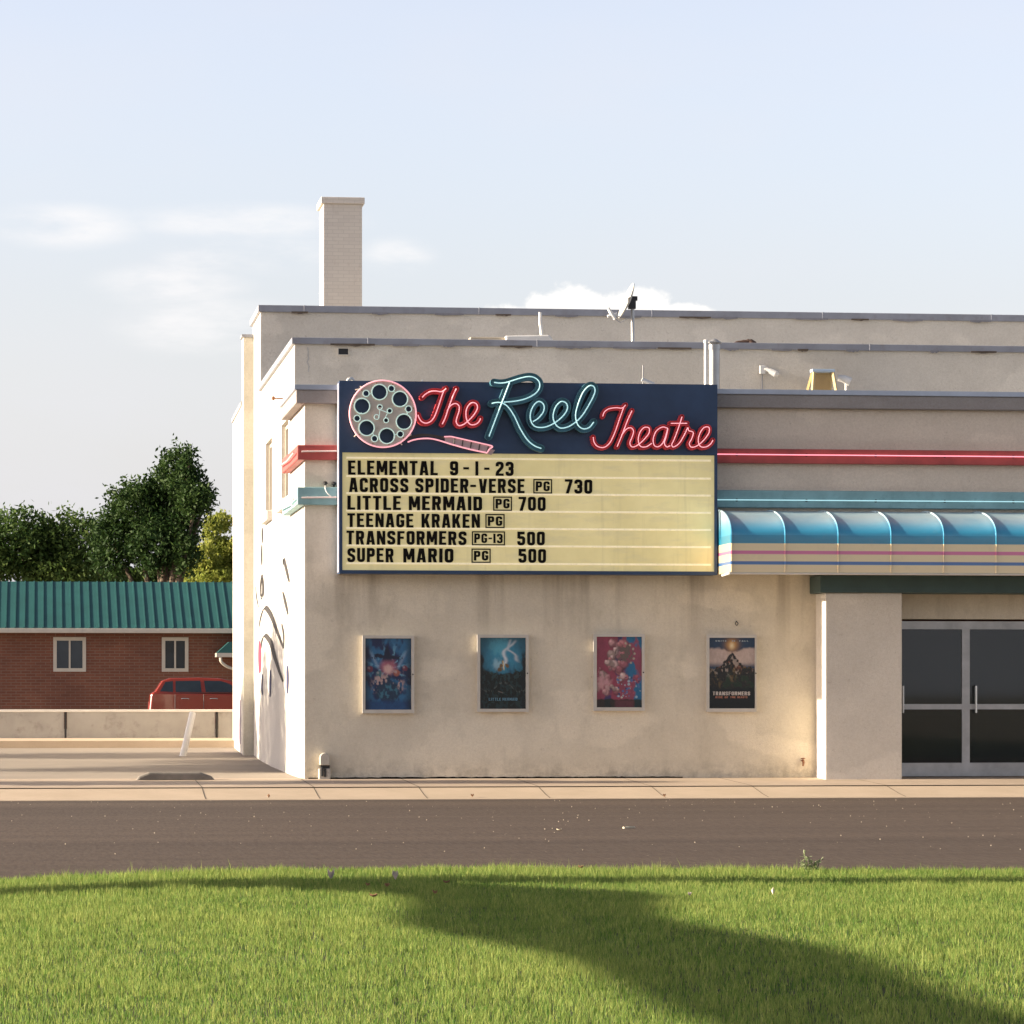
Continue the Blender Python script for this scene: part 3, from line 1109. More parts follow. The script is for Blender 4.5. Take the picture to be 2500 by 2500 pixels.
def glyph(ch):
    """-> (width, list of ('p', polygon) and ('s', polyline, closed)) for a cell one unit tall"""
    w, t_ = W0, T
    l, r, b, tp = t_ / 2, w - t_ / 2, t_ / 2, 1 - t_ / 2
    rect = lambda x0, x1, y0, y1: ('p', [(x0, y0), (x1, y0), (x1, y1), (x0, y1)])
    diag = lambda x0, y0, x1, y1, h: ('p', [(x0 - h / 2, y0), (x0 + h / 2, y0), (x1 + h / 2, y1), (x1 - h / 2, y1)])
    s = lambda pts, closed=False: ('s', rounded(pts), closed)
    c = .15
    loop = lambda l_, r_, b_, t2: ('s', rounded([((l_ + r_) / 2, t2), (r_, t2, c), (r_, b_, c), (l_, b_, c), (l_, t2, c), ((l_ + r_) / 2, t2)])[:-1], True)
    bar = t_ * .82
    if ch == 'A':
        return .57, [diag(.10, 0, .235, 1, .2), diag(.47, 0, .335, 1, .2), rect(.16, .41, .18, .33)]
    if ch == 'B':
        return w, [rect(0, t_, 0, 1), s([(t_, tp), (r, tp, c), (r, .53, c), (t_, .53)]), s([(t_, .49), (r, .49, c), (r, b, c), (t_, b)])]
    if ch == 'C':
        return w, [s([(r, .66), (r, tp, c), (l, tp, c), (l, b, c), (r, b, c), (r, .34)])]
    if ch == 'D':
        return w, [rect(0, t_, 0, 1), s([(t_, tp), (r, tp, c), (r, b, c), (t_, b)])]
    if ch in 'EF':
        g = [rect(0, t_, 0, 1), rect(t_, w - .06, 1 - bar, 1), rect(t_, w - .11, .5 - bar / 2 + .02, .5 + bar / 2 + .02)]
        return w - .05, g + ([rect(t_, w - .06, 0, bar)] if ch == 'E' else [])
    if ch == 'G':
        return w, [s([(r, .68), (r, tp, c), (l, tp, c), (l, b, c), (r, b, c), (r, .53)]), rect(.27, w, .38, .54)]
    if ch == 'H':
        return w, [rect(0, t_, 0, 1), rect(w - t_, w, 0, 1), rect(t_, w - t_, .42, .6)]
    if ch in 'I1':
        return t_, [rect(0, t_, 0, 1)]
    if ch == 'K':
        return .56, [rect(0, t_, 0, 1), diag(.20, .30, .45, 1, .21), diag(.45, 0, .30, .56, .21)]
    if ch == 'L':
        return w - .06, [rect(0, t_, 0, 1), rect(t_, w - .06, 0, bar)]
    if ch == 'M':
        return .68, [rect(0, .185, 0, 1), rect(.495, .68, 0, 1), diag(.34, .2, .14, 1, .17), diag(.34, .2, .54, 1, .17)]
    if ch == 'N':
        return .55, [rect(0, .185, 0, 1), rect(.365, .55, 0, 1), diag(.44, 0, .11, 1, .19)]
    if ch in 'O0':
        return w, [loop(l, r, b, tp)]
    if ch in 'PR':
        g = [rect(0, t_, 0, 1), s([(t_, tp), (r, tp, c), (r, .48, c), (t_, .48)])]
        return (w, g) if ch == 'P' else (w + .01, g + [diag(.43, 0, .32, .46, .2)])
    if ch == 'S':
        return w, [s([(r, .69), (r, tp, c), (l, tp, c), (l, .58, .12), (r, .42, .12), (r, b, c), (l, b, c), (l, .31)])]
    if ch == 'T':
        return .50, [rect(0, .5, 1 - bar, 1), rect(.25 - t_ / 2, .25 + t_ / 2, 0, 1 - bar)]
    if ch == 'U':
        return w, [s([(l, 1), (l, b, c), (r, b, c), (r, 1)])]
    if ch == 'V':
        return .55, [diag(.235, 0, .10, 1, .2), diag(.315, 0, .45, 1, .2)]
    if ch == '-':
        return .32, [rect(0, .32, .42, .58)]
    if ch == '2':
        return w, [s([(l, .67), (l, tp, c), (r, tp, c), (r, .60, .1), (l + .02, .25, .1), (l + .02, .1)]), rect(0, w, 0, bar)]
    if ch == '3':
        return w, [s([(l, .70), (l, tp, c), (r, tp, c), (r, .54, .1), (.2, .52)]), s([(.2, .5), (r, .48, .1), (r, b, c), (l, b, c), (l, .30)])]
    if ch == '5':
        return w, [s([(r + .06, tp), (l, tp), (l, .50)]), s([(l, .56), (r, .58, c), (r, b, c), (l, b, c), (l, .31)])]
    if ch == '7':
        return w - .02, [rect(0, w - .02, 1 - bar, 1), diag(.17, 0, .40, 1 - bar, .21)]
    if ch == '9':
        return w, [loop(l, r, .44, tp), s([(r, .6), (r, b, c), (l, b, c), (l, .30)])]
    return .3, []


def ribbon(mb, pts, half, closed, fn, d0, d1, mi=0):
    n = len(pts)
    P = [Vector(p) for p in pts]
    Lp, Rp = [], []
    for i in range(n):
        a = P[(i - 1) % n] if (i > 0 or closed) else None
        b = P[(i + 1) % n] if (i < n - 1 or closed) else None
        d1_ = (P[i] - a).normalized() if a is not None and (P[i] - a).length > 1e-9 else None
        d2_ = (b - P[i]).normalized() if b is not None and (b - P[i]).length > 1e-9 else None
        d1_ = d1_ or d2_
        d2_ = d2_ or d1_
        n1, n2 = Vector((-d1_.y, d1_.x)), Vector((-d2_.y, d2_.x))
        m = (n1 + n2)
        m = m.normalized() if m.length > 1e-6 else n1
        k = half / max(.45, m.dot(n1))
        Lp.append(P[i] + m * k)
        Rp.append(P[i] - m * k)
    vs = []
    for i in range(n):
        for q in (Lp[i], Rp[i]):
            for d in (d0, d1):
                vs.append(fn(q.x, q.y, d))
    fs = []
    for i in range(n if closed else n - 1):
        j = (i + 1) % n
        A, B = 4 * i, 4 * j
        fs += [(A, B, B + 2, A + 2), (A + 1, A + 3, B + 3, B + 1), (A, A + 1, B + 1, B), (A + 2, B + 2, B + 3, A + 3)]
    if not closed:
        fs += [(0, 2, 3, 1), (4 * n - 4, 4 * n - 3, 4 * n - 1, 4 * n - 2)]
    mb.add(vs, fs, mi)


def set_text(mb, text, x0, x1, z0, z1, Y, thick=.005, gap=.125, mi=0):
    """text fitted between x0 and x1 on a plane facing -Y"""
    gl = [glyph(c) for c in text]
    nat = sum(g[0] for g in gl) + gap * (len(gl) - 1)
    h = z1 - z0
    sx = (x1 - x0) / nat
    x = 0.0
    for w, parts in gl:
        jit, rot = random.uniform(-.010, .010), random.uniform(-.012, .012)
        for k, prt in enumerate(parts):
            f = lambda a, b, d, X=x: (x0 + (X + a + (b - .5) * rot) * sx, d, z0 + (b + jit) * h)
            dd = Y - thick - .0006 * k
            if prt[0] == 'p':
                mb.prism(prt[1], f, Y - .0004 * k, dd, mi)
            else:
                ribbon(mb, prt[1], T / 2, prt[2], f, Y - .0004 * k, dd, mi)
        x += w + gap


def rating(mb, text, x0, x1, z0, z1, Y):
    b = (z1 - z0) * .085
    mb.box(x0, x1, Y - .003, Y, z0, z0 + b)
    mb.box(x0, x1, Y - .003, Y, z1 - b, z1)
    mb.box(x0, x0 + b, Y - .003, Y, z0 + b, z1 - b)
    mb.box(x1 - b, x1, Y - .003, Y, z0 + b, z1 - b)
    i = (z1 - z0) * .17
    set_text(mb, text, x0 + i, x1 - i, z0 + i * .95, z1 - i * .95, Y, .003)


ROWS = [
    (1124, 1159, [('ELEMENTAL', 849.7, 1068.9), ('9', 1098.5, 1118.6), ('-', 1131, 1145), ('1', 1160.5, 1167.8), ('-', 1182, 1195), ('23', 1210, 1254)], None),
    (1166.5, 1201.5, [('ACROSS', 852, 997), ('SPIDER', 1013.8, 1143.8), ('-', 1148, 1162), ('VERSE', 1169, 1281), ('730', 1378.8, 1446)], ('PG', 1302, 1348)),
    (1210, 1244.5, [('LITTLE', 848, 979), ('MERMAID', 998, 1177), ('700', 1266, 1332)], ('PG', 1204, 1250)),
    (1253, 1287, [('TEENAGE', 848, 1009.6), ('KRAKEN', 1029, 1171.7)], ('PG', 1185, 1232)),
    (1295.6, 1329.5, [('TRANSFORMERS', 845.6, 1139), ('500', 1263, 1330)], ('PG-13', 1152, 1233)),
    (1338, 1372.5, [('SUPER', 848, 961), ('MARIO', 984.5, 1107), ('500', 1266, 1333)], ('PG', 1151, 1198)),
]
YL = YP - .008
for (va, vb, words, rt) in ROWS:
    z1, z0 = row_z(va), row_z(vb)
    ux = lambda u: px(u, (va + vb) / 2, YL).x
    for (w, ua, ub) in words:
        mb = MB()
        set_text(mb, w, ux(ua), ux(ub), z0, z1, YL)
        mb.build('title_lettering' if w[0].isalpha() else 'time_lettering', M['ink'], pan)
    if rt:
        mb = MB()
        rating(mb, rt[0], ux(rt[1]), ux(rt[2]), z0 - .002, z1 + .002, YL)
        mb.build('rating_lettering', M['ink'], pan)


# neon script, traced as stroke centre lines
def zoomed(pts, s, ox, oy):
    return [(ox + a / s, oy + b / s) for a, b in pts]


def script_word(name, strokes, width, depth, body, tube_mat, tube_r, s, ox, oy, extra=None):
    """channel letters standing off the sign face, a lit tube along their middle"""
    mb, tb_ = MB(), MB()
    for si, st in enumerate(strokes):
        P = [px(u, v, YS - depth) for u, v in zoomed(st, s, ox, oy)]
        P = catmull(P, 7)
        hw = width / 2
        # half-round ends: sections that narrow beyond the last points
        def ext(p, q):
            d = (p - q).normalized()
            return [(p + d * hw * math.sin(a), hw * math.cos(a)) for a in (R(25), R(50), R(70), R(86))]
        secs = [(p, w_) for p, w_ in reversed(ext(P[0], P[1]))] + [(p, hw) for p in P] + ext(P[-1], P[-2])
        n = len(secs)
        rim = .011
        vs, fs = [], []
        for i, (p, w_) in enumerate(secs):
            a, b = secs[max(0, i - 1)][0], secs[min(n - 1, i + 1)][0]
            t_ = (b - a).normalized()
            nr = Vector((-t_.z, 0, t_.x))
            lift = .006 * (i / n) + .0025 * si
            wi = max(.002, w_ - rim)
            for (k, dd) in ((-w_, depth), (-w_, 0), (-wi, 0), (-wi, .035), (wi, .035), (wi, 0), (w_, 0), (w_, depth)):
                q = p + nr * k
                vs.append((q.x, YS - depth + dd - lift if dd < depth else YS + .002, q.z))
        for i in range(n - 1):
            for k in range(7):
                fs.append((i * 8 + k, (i + 1) * 8 + k, (i + 1) * 8 + k + 1, i * 8 + k + 1))
        fs += [tuple(range(8)), tuple((n - 1) * 8 + k for k in range(7, -1, -1))]
        mb.add(vs, fs)
        tp_ = [Vector((p.x, YS - depth - .004 - .012 * i / len(P) - .004 * si, p.z)) for i, p in enumerate(P)]
        tb_.tube(tp_, tube_r, 8)
    w = mb.build(name, body, SG)
    tb_.build('neon_tube', tube_mat, w, smooth=True)
    return w


Z7 = (4.6, 820, 900)
Z8 = (3.331, 1180, 900)
script_word('script_the', [
    [(970, 322), (1005, 287), (1060, 258), (1120, 252), (1180, 260), (1213, 246), (1237, 224)],
    [(1213, 246), (1190, 305), (1152, 420), (1110, 530), (1068, 590), (1010, 613), (960, 593), (930, 548), (922, 520)],
    [(1352, 226), (1320, 290), (1270, 425), (1228, 550), (1193, 625)],
    [(1248, 475), (1285, 418), (1340, 392), (1380, 418), (1382, 475), (1358, 550), (1350, 600), (1378, 640), (1430, 628), (1490, 582), (1555, 510), (1588, 440), (1570, 392), (1520, 386), (1474, 436), (1458, 510), (1472, 585), (1512, 630), (1570, 625), (1608, 592), (1622, 560)],
], .086, .10, M['chan_red'], M['neon_pink'], .0082, *Z7)
script_word('script_reel', [
    [(88, 112), (135, 118), (185, 113), (235, 98), (300, 78), (370, 65), (420, 76), (455, 112), (452, 165), (410, 212), (335, 248), (250, 266), (165, 273)],
    [(68, 284), (105, 276), (152, 280), (200, 312), (250, 385), (300, 490), (358, 580), (415, 628), (470, 650)],
    [(213, 112), (172, 220), (110, 380), (45, 552)],
    [(402, 432), (450, 400), (488, 348), (490, 295), (452, 267), (408, 300), (381, 370), (390, 438), (430, 475), (500, 476), (572, 446), (640, 392), (680, 333), (675, 285), (632, 268), (588, 310), (566, 380), (578, 440), (620, 482), (682, 476), (748, 436), (805, 378), (868, 275), (905, 192), (896, 147), (858, 142), (810, 192), (768, 290), (748, 380), (765, 455), (808, 490), (858, 480), (896, 436)],
], .112, .12, M['chan_teal'], M['neon_aqua'], .0085, *Z8)
script_word('script_theatre', [
    [(970, 388), (985, 352), (1020, 327), (1080, 318), (1128, 321), (1156, 296)],
    [(1140, 318), (1110, 400), (1072, 510), (1030, 600), (982, 640), (930, 634), (900, 600), (892, 558)],
    [(1208, 342), (1170, 425), (1130, 530), (1086, 636)],
    [(1122, 545), (1160, 494), (1200, 482), (1220, 512), (1206, 562), (1190, 605), (1208, 637), (1250, 625), (1302, 580), (1344, 527), (1345, 484), (1305, 480), (1270, 522), (1258, 582), (1276, 632), (1322, 636), (1368, 608)],
    [(1498, 486), (1455, 476), (1405, 508), (1380, 570), (1388, 625), (1425, 634), (1466, 590), (1498, 488), (1484, 555), (1470, 605), (1488, 637), (1518, 628)],
    [(1614, 392), (1582, 490), (1548, 580), (1530, 618), (1545, 638), (1590, 608), (1632, 540), (1660, 482), (1668, 505), (1704, 520), (1692, 570), (1672, 612), (1692, 640), (1740, 626), (1792, 580), (1832, 522), (1830, 478), (1790, 482), (1756, 532), (1745, 592), (1766, 636), (1812, 636), (1846, 612), (1864, 582)],
    [(1522, 446), (1590, 446), (1654, 446)],
], .076, .09, M['chan_red'], M['neon_pink'], .0075, *Z8)

# film reel: a plate with holes standing off the sign, mint tube rings, pink outer ring
def circle2(cx, cz, r, n, rev=False):
    p = [(cx + r * math.cos(2 * math.pi * k / n), cz + r * math.sin(2 * math.pi * k / n)) for k in range(n)]
    return p[::-1] if rev else p


def z7p(a, b, d=.10):
    return px(820 + a / 4.6, 900 + b / 4.6, YS - d)


RC = z7p(525, 510)
kx = (z7p(625, 510).x - RC.x) / 100
BIG = [(487, 265), (718, 343), (762, 598), (570, 757), (343, 668), (292, 422)]
SMALL = [(622, 225), (815, 455), (722, 737), (432, 787), (237, 560), (337, 280)]
HUB = [(492, 433), (602, 475), (562, 582), (455, 545)]
cu = bpy.data.curves.new('reel_outline', 'CURVE')
cu.dimensions = '2D'
cu.fill_mode = 'BOTH'
cu.extrude = .018
hol = [(0, 0, 372 * kx)] + [(z7p(a, b).x - RC.x, z7p(a, b).z - RC.z, 83 * kx) for a, b in BIG] + \
      [(z7p(a, b).x - RC.x, z7p(a, b).z - RC.z, 33 * kx) for a, b in SMALL] + [(z7p(a, b).x - RC.x, z7p(a, b).z - RC.z, 25 * kx) for a, b in HUB]
for (a, b, r) in hol:
    sp = cu.splines.new('POLY')
    pts = circle2(a, b, r, 64 if r > .3 else 36)
    sp.points.add(len(pts) - 1)
    for q, (x, z) in zip(sp.points, pts):
        q.co = (x, z, 0, 1)
    sp.use_cyclic_u = True
co = bpy.data.objects.new('reel_outline', cu)
COL.objects.link(co)
C.view_layer.update()
me = bpy.data.meshes.new_from_object(co.evaluated_get(C.evaluated_depsgraph_get()))
bpy.data.objects.remove(co)
bpy.data.curves.remove(cu)
me.name = 'film_reel'
me.transform(Matrix.Translation(RC) @ Matrix.Rotation(R(90), 4, 'X'))
me.materials.clear()
me.materials.append(M['reel'])
reel = bpy.data.objects.new('film_reel', me)
COL.objects.link(reel)
reel.parent = SG
reel.matrix_parent_inverse = Matrix.Translation(-Vector(SG.location))


def ring(x, z, r, tr, Y, mat, n=44):
    mb = MB()
    mb.tube([(x + r * math.cos(2 * math.pi * k / n), Y, z + r * math.sin(2 * math.pi * k / n)) for k in range(n)], tr, 8, closed=True)
    return mb.build('neon_tube', mat, reel, smooth=True)


YRL = YS - .10
ring(RC.x, RC.z, 374 * kx, .0105, YRL - .035, M['neon_pink'], 72)
mbk = MB()
for k in range(72):
    pass
for (a, b) in BIG:
    p = z7p(a, b)
    ring(p.x, p.z, 86 * kx, .009, YRL - .03, M['neon_mint'])
for (a, b) in SMALL:
    p = z7p(a, b)
    ring(p.x, p.z, 35 * kx, .0075, YRL - .03, M['neon_mint'], 28)
for (a, b) in HUB:
    p = z7p(a, b)
    ring(p.x, p.z, 27 * kx, .0075, YRL - .03, M['neon_mint'], 24)
for (a, b) in (((492, 462), (575, 494)), ((492, 462), (482, 560)), ((578, 500), (548, 560)), ((392, 285), (372, 285)), ((660, 262), (640, 258)), ((800, 490), (800, 515)), ((262, 515), (285, 495)), ((405, 720), (425, 755)), ((650, 745), (690, 742))):
    p, q = z7p(*a), z7p(*b)
    mb = MB()
    mb.tube([(p.x, YRL - .03, p.z), (q.x, YRL - .03, q.z)], .0065, 6)
    mb.build('tube_link', M['neon_mint'], reel)
mb = MB()
p = z7p(495, 570)
mb.lathe([(.02, 0), (78 * kx, 0), (78 * kx, -.012), (.02, -.014)], (p.x - 10 * kx, YRL - .019, RC.z), 30, axis='Y')
mb.build('reel_hub', M['reel'], reel)
for k in range(12):
    mb = MB()
    a = 2 * math.pi * k / 12 + .2
    q = (RC.x + 350 * kx * math.cos(a), RC.z + 350 * kx * math.sin(a))
    mb.tube([(q[0], YS, q[1]), (q[0], YRL - .03, q[1])], .008, 6)
    mb.build('standoff_post', M['rust'], reel)
for (a, b) in (((215, 240), (265, 232)), ((205, 768), (230, 742)), ((725, 835), (740, 858)), ((815, 760), (845, 742)), ((268, 200), (300, 215))):
    mb = MB()
    p, q = z7p(*a), z7p(*b)
    mb.tube([(p.x, YRL - .02, p.z), (q.x, YRL - .03, q.z)], .011, 6)
    mb.build('tube_clip', M['reel'], reel)

# film strip that unrolls from the reel
lo = [(805, 826), (870, 802), (960, 787), (1060, 787), (1160, 808), (1300, 852), (1500, 906), (1700, 948)]
hi = [(800, 780), (870, 748), (960, 730), (1060, 735), (1160, 752), (1300, 768), (1500, 812), (1760, 872)]
L_ = catmull([z7p(a, b, .07) for a, b in lo], 8)
H_ = catmull([z7p(a, b, .07) for a, b in hi], 8)
n = len(L_)
mb = MB()
for i in range(n - 1):
    # the strip twists: its upper half is turned away and dark
    mi = 1 if i < n * .62 else 0
    a, b, c_, d = L_[i], L_[i + 1], H_[i + 1], H_[i]
    if mi == 1:
        a, b = a.lerp(d, .45), b.lerp(c_, .45)
    y0, y1 = YS - .075, YS - .06
    mb.add([(a.x, y0, a.z), (b.x, y0, b.z), (c_.x, y0, c_.z), (d.x, y0, d.z), (a.x, y1, a.z), (b.x, y1, b.z), (c_.x, y1, c_.z), (d.x, y1, d.z)],
           [(0, 1, 2, 3), (7, 6, 5, 4), (0, 4, 5, 1), (3, 2, 6, 7), (0, 3, 7, 4), (1, 5, 6, 2)], mi)
e0, e1, e2, e3 = z7p(1700, 955, .07), z7p(1745, 972, .07), z7p(1788, 915, .07), z7p(1745, 905, .07)
mb.add([(q.x, YS - .076, q.z) for q in (e0, e1, e2, e3)] + [(q.x, YS - .062, q.z) for q in (e0, e1, e2, e3)], [(0, 1, 2, 3), (7, 6, 5, 4), (0, 4, 5, 1), (1, 5, 6, 2), (2, 6, 7, 3), (3, 7, 4, 0)])
fs_ = mb.build('film_strip', [M['strip'], M['strip_dark']], SG)
for (a, b) in (((1335, 778), (1325, 855)), ((1428, 798), (1415, 880)), ((1522, 818), (1508, 905)), ((1618, 842), (1602, 925)), ((1712, 872), (1695, 940))):
    mb = MB()
    p, q = z7p(*a, .07), z7p(*b, .07)
    mb.tube([(p.x, YS - .078, p.z), (q.x, YS - .078, q.z)], .008, 6)
    mb.build('frame_line', M['strip_dark'], fs_)
mb = MB()
mb.tube([Vector((p.x, YS - .09, p.z)) for p in L_], .011, 8)
mb.build('neon_tube', M['neon_pink'], fs_, smooth=True)
mb = MB()
up = catmull([z7p(a, b, .07) for a, b in ((1698, 942), (1725, 905), (1755, 872), (1640, 842), (1500, 810), (1350, 776), (1290, 764), (1215, 766))], 6)
mb.tube([Vector((p.x, YS - .09, p.z)) for p in up], .010, 8)
mb.build('neon_tube', M['neon_pink'], fs_, smooth=True)

# ------------------------------------------------------------------ awning
AD = 1.38
AX0 = px(1787, 1300, -AD).x
AXE = 22.0
AZ0, AZm, AZ1 = px(1800, 1397, -AD).z, px(1800, 1303, -AD).z, px(1800, 1248, 0).z
AW = thing('entrance_awning', 'blue rounded awning with cream, pink and blue stripes over the entrance', 'awning', (AX0 + 4, -.5, AZ0))
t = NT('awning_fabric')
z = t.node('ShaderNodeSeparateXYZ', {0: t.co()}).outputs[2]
c = t.mix(t.math('MULTIPLY', t.rng(z, AZm + .02, AZ1 - .02, 0, 1, True), t.rng(t.noise(2.2, 5, .6), .25, .6, .55, .95)), (.05, .36, .58), (.62, .74, .78))   # sunlit highlight along the top painted into the vinyl colour
c = t.mix(t.rng(z, AZm - .018, AZm - .014, 1, 0), c, (.02, .26, .43))
c = t.mix(t.rng(z, px(1800, 1326, -AD).z - .002, px(1800, 1326, -AD).z + .002, 1, 0), c, (.92, .76, .46))
for (va, vb, colr) in ((1344, 1352.5, (.74, .18, .38)), (1370, 1378, (.06, .18, .46))):
    za_, zb_ = px(1800, va, -AD).z, px(1800, vb, -AD).z
    msk = t.math('MULTIPLY', t.rng(z, za_ - .002, za_ + .002, 1, 0), t.rng(z, zb_ - .002, zb_ + .002, 0, 1))
    c = t.mix(msk, c, colr)
c = t.mix(t.rng(t.noise(6, 5, .65), .55, .75, 0, .12), c, (.3, .3, .28))
t.fin(c, .30, 0, .9)
t.b.inputs['Coat Weight'].default_value = .8
t.b.inputs['Coat Roughness'].default_value = .25
tr = t.node('ShaderNodeBsdfTranslucent')
t.l.new(c, tr.inputs[0])
mx = t.node('ShaderNodeMixShader', {0: .12})
t.l.new(t.b.outputs[0], mx.inputs[1])
t.l.new(tr.outputs[0], mx.inputs[2])
t.l.new(mx.outputs[0], t.out.inputs[0])
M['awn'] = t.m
RIB = px(1917, 1300, -AD).x - AX0


def awn_prof(sag=0.0):
    p = []
    for k in range(15):
        a = R(90) * k / 14
        rr_ = 1 - sag * math.sin(2 * a) * .9
        p.append((-AD * math.sin(a) * rr_, AZm + (AZ1 - AZm) * math.cos(a) * (1 - sag * .6 * math.sin(a))))
    p += [(-AD, AZm - (AZm - AZ0) * k / 6) for k in range(1, 7)]
    return p


mb = MB()
xs, sg = [], []
nr = int((AXE - AX0) / RIB)
for r_ in range(nr):
    for k in range(10):
        f = k / 10
        xs.append(AX0 + (r_ + f) * RIB)
        sg.append(.055 * (math.sin(math.pi * f) ** .7))
xs.append(AX0 + nr * RIB)
sg.append(0)
pn = len(awn_prof())
for x, s_ in zip(xs, sg):
    mb.v += [(x, y, z_) for (y, z_) in awn_prof(s_)]
for i in range(len(xs) - 1):
    for j in range(pn - 1):
        mb.f.append([i * pn + j, (i + 1) * pn + j, (i + 1) * pn + j + 1, i * pn + j + 1])
        mb.m.append(0)
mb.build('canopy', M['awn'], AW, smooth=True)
mb = MB()
prof = awn_prof()
mb.prism([(0.0, AZ0)] + prof, lambda a, b, d: (d, a, b), AX0 - .02, AX0 - .002)
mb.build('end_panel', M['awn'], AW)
for r_ in range(min(nr + 1, 8)):
    mb = MB()
    x = AX0 + r_ * RIB - (.01 if r_ == 0 else 0)
    mb.tube([(x, y - .004, z_ + .004) for (y, z_) in prof], .02 if r_ == 0 else .011, 8)
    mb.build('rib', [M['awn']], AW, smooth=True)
mb = MB()
mb.tube([(AX0 - .02, -AD + .03, AZ0 - .01), (AX0 + nr * RIB, -AD + .03, AZ0 - .01)], .022, 8)
mb.tube([(AX0 - .06, -.95, AZ0 - .035), (AX0 - .03, -AD - .02, AZ0 - .012)], .018, 8)
mb.box(AX0, AX0 + nr * RIB, -AD + .05, -.01, AZ0 + .012, AZ0 + .03)
mb.build('bottom_rail', M['white'], AW)

# ------------------------------------------------------------------ poster cases
def vnoise(nx_, ny_, cells, seed):
    r_ = np.random.default_rng(seed)
    g = r_.random((cells + 3, cells + 3))
    X, Y_ = np.meshgrid(np.linspace(0, cells, nx_), np.linspace(0, cells, ny_))
    i, j = X.astype(int), Y_.astype(int)
    fx, fy = X - i, Y_ - j
    fx, fy = fx * fx * (3 - 2 * fx), fy * fy * (3 - 2 * fy)
    return (g[j, i] * (1 - fx) + g[j, i + 1] * fx) * (1 - fy) + (g[j + 1, i] * (1 - fx) + g[j + 1, i + 1] * fx) * fy


def fbm(nx_, ny_, cells, seed, oct_=4):
    out, a, tot = 0, 1, 0
    for k in range(oct_):
        out = out + a * vnoise(nx_, ny_, cells * 2 ** k, seed + k * 17)
        tot += a
        a *= .55
    return out / tot


PN, PM = 110, 168


def sm(x, a, b):
    t_ = np.clip((x - a) / (b - a), 0, 1)
    return t_ * t_ * (3 - 2 * t_)


def over(img, col, mask):
    return img * (1 - mask[..., None]) + np.array(col) * mask[..., None]


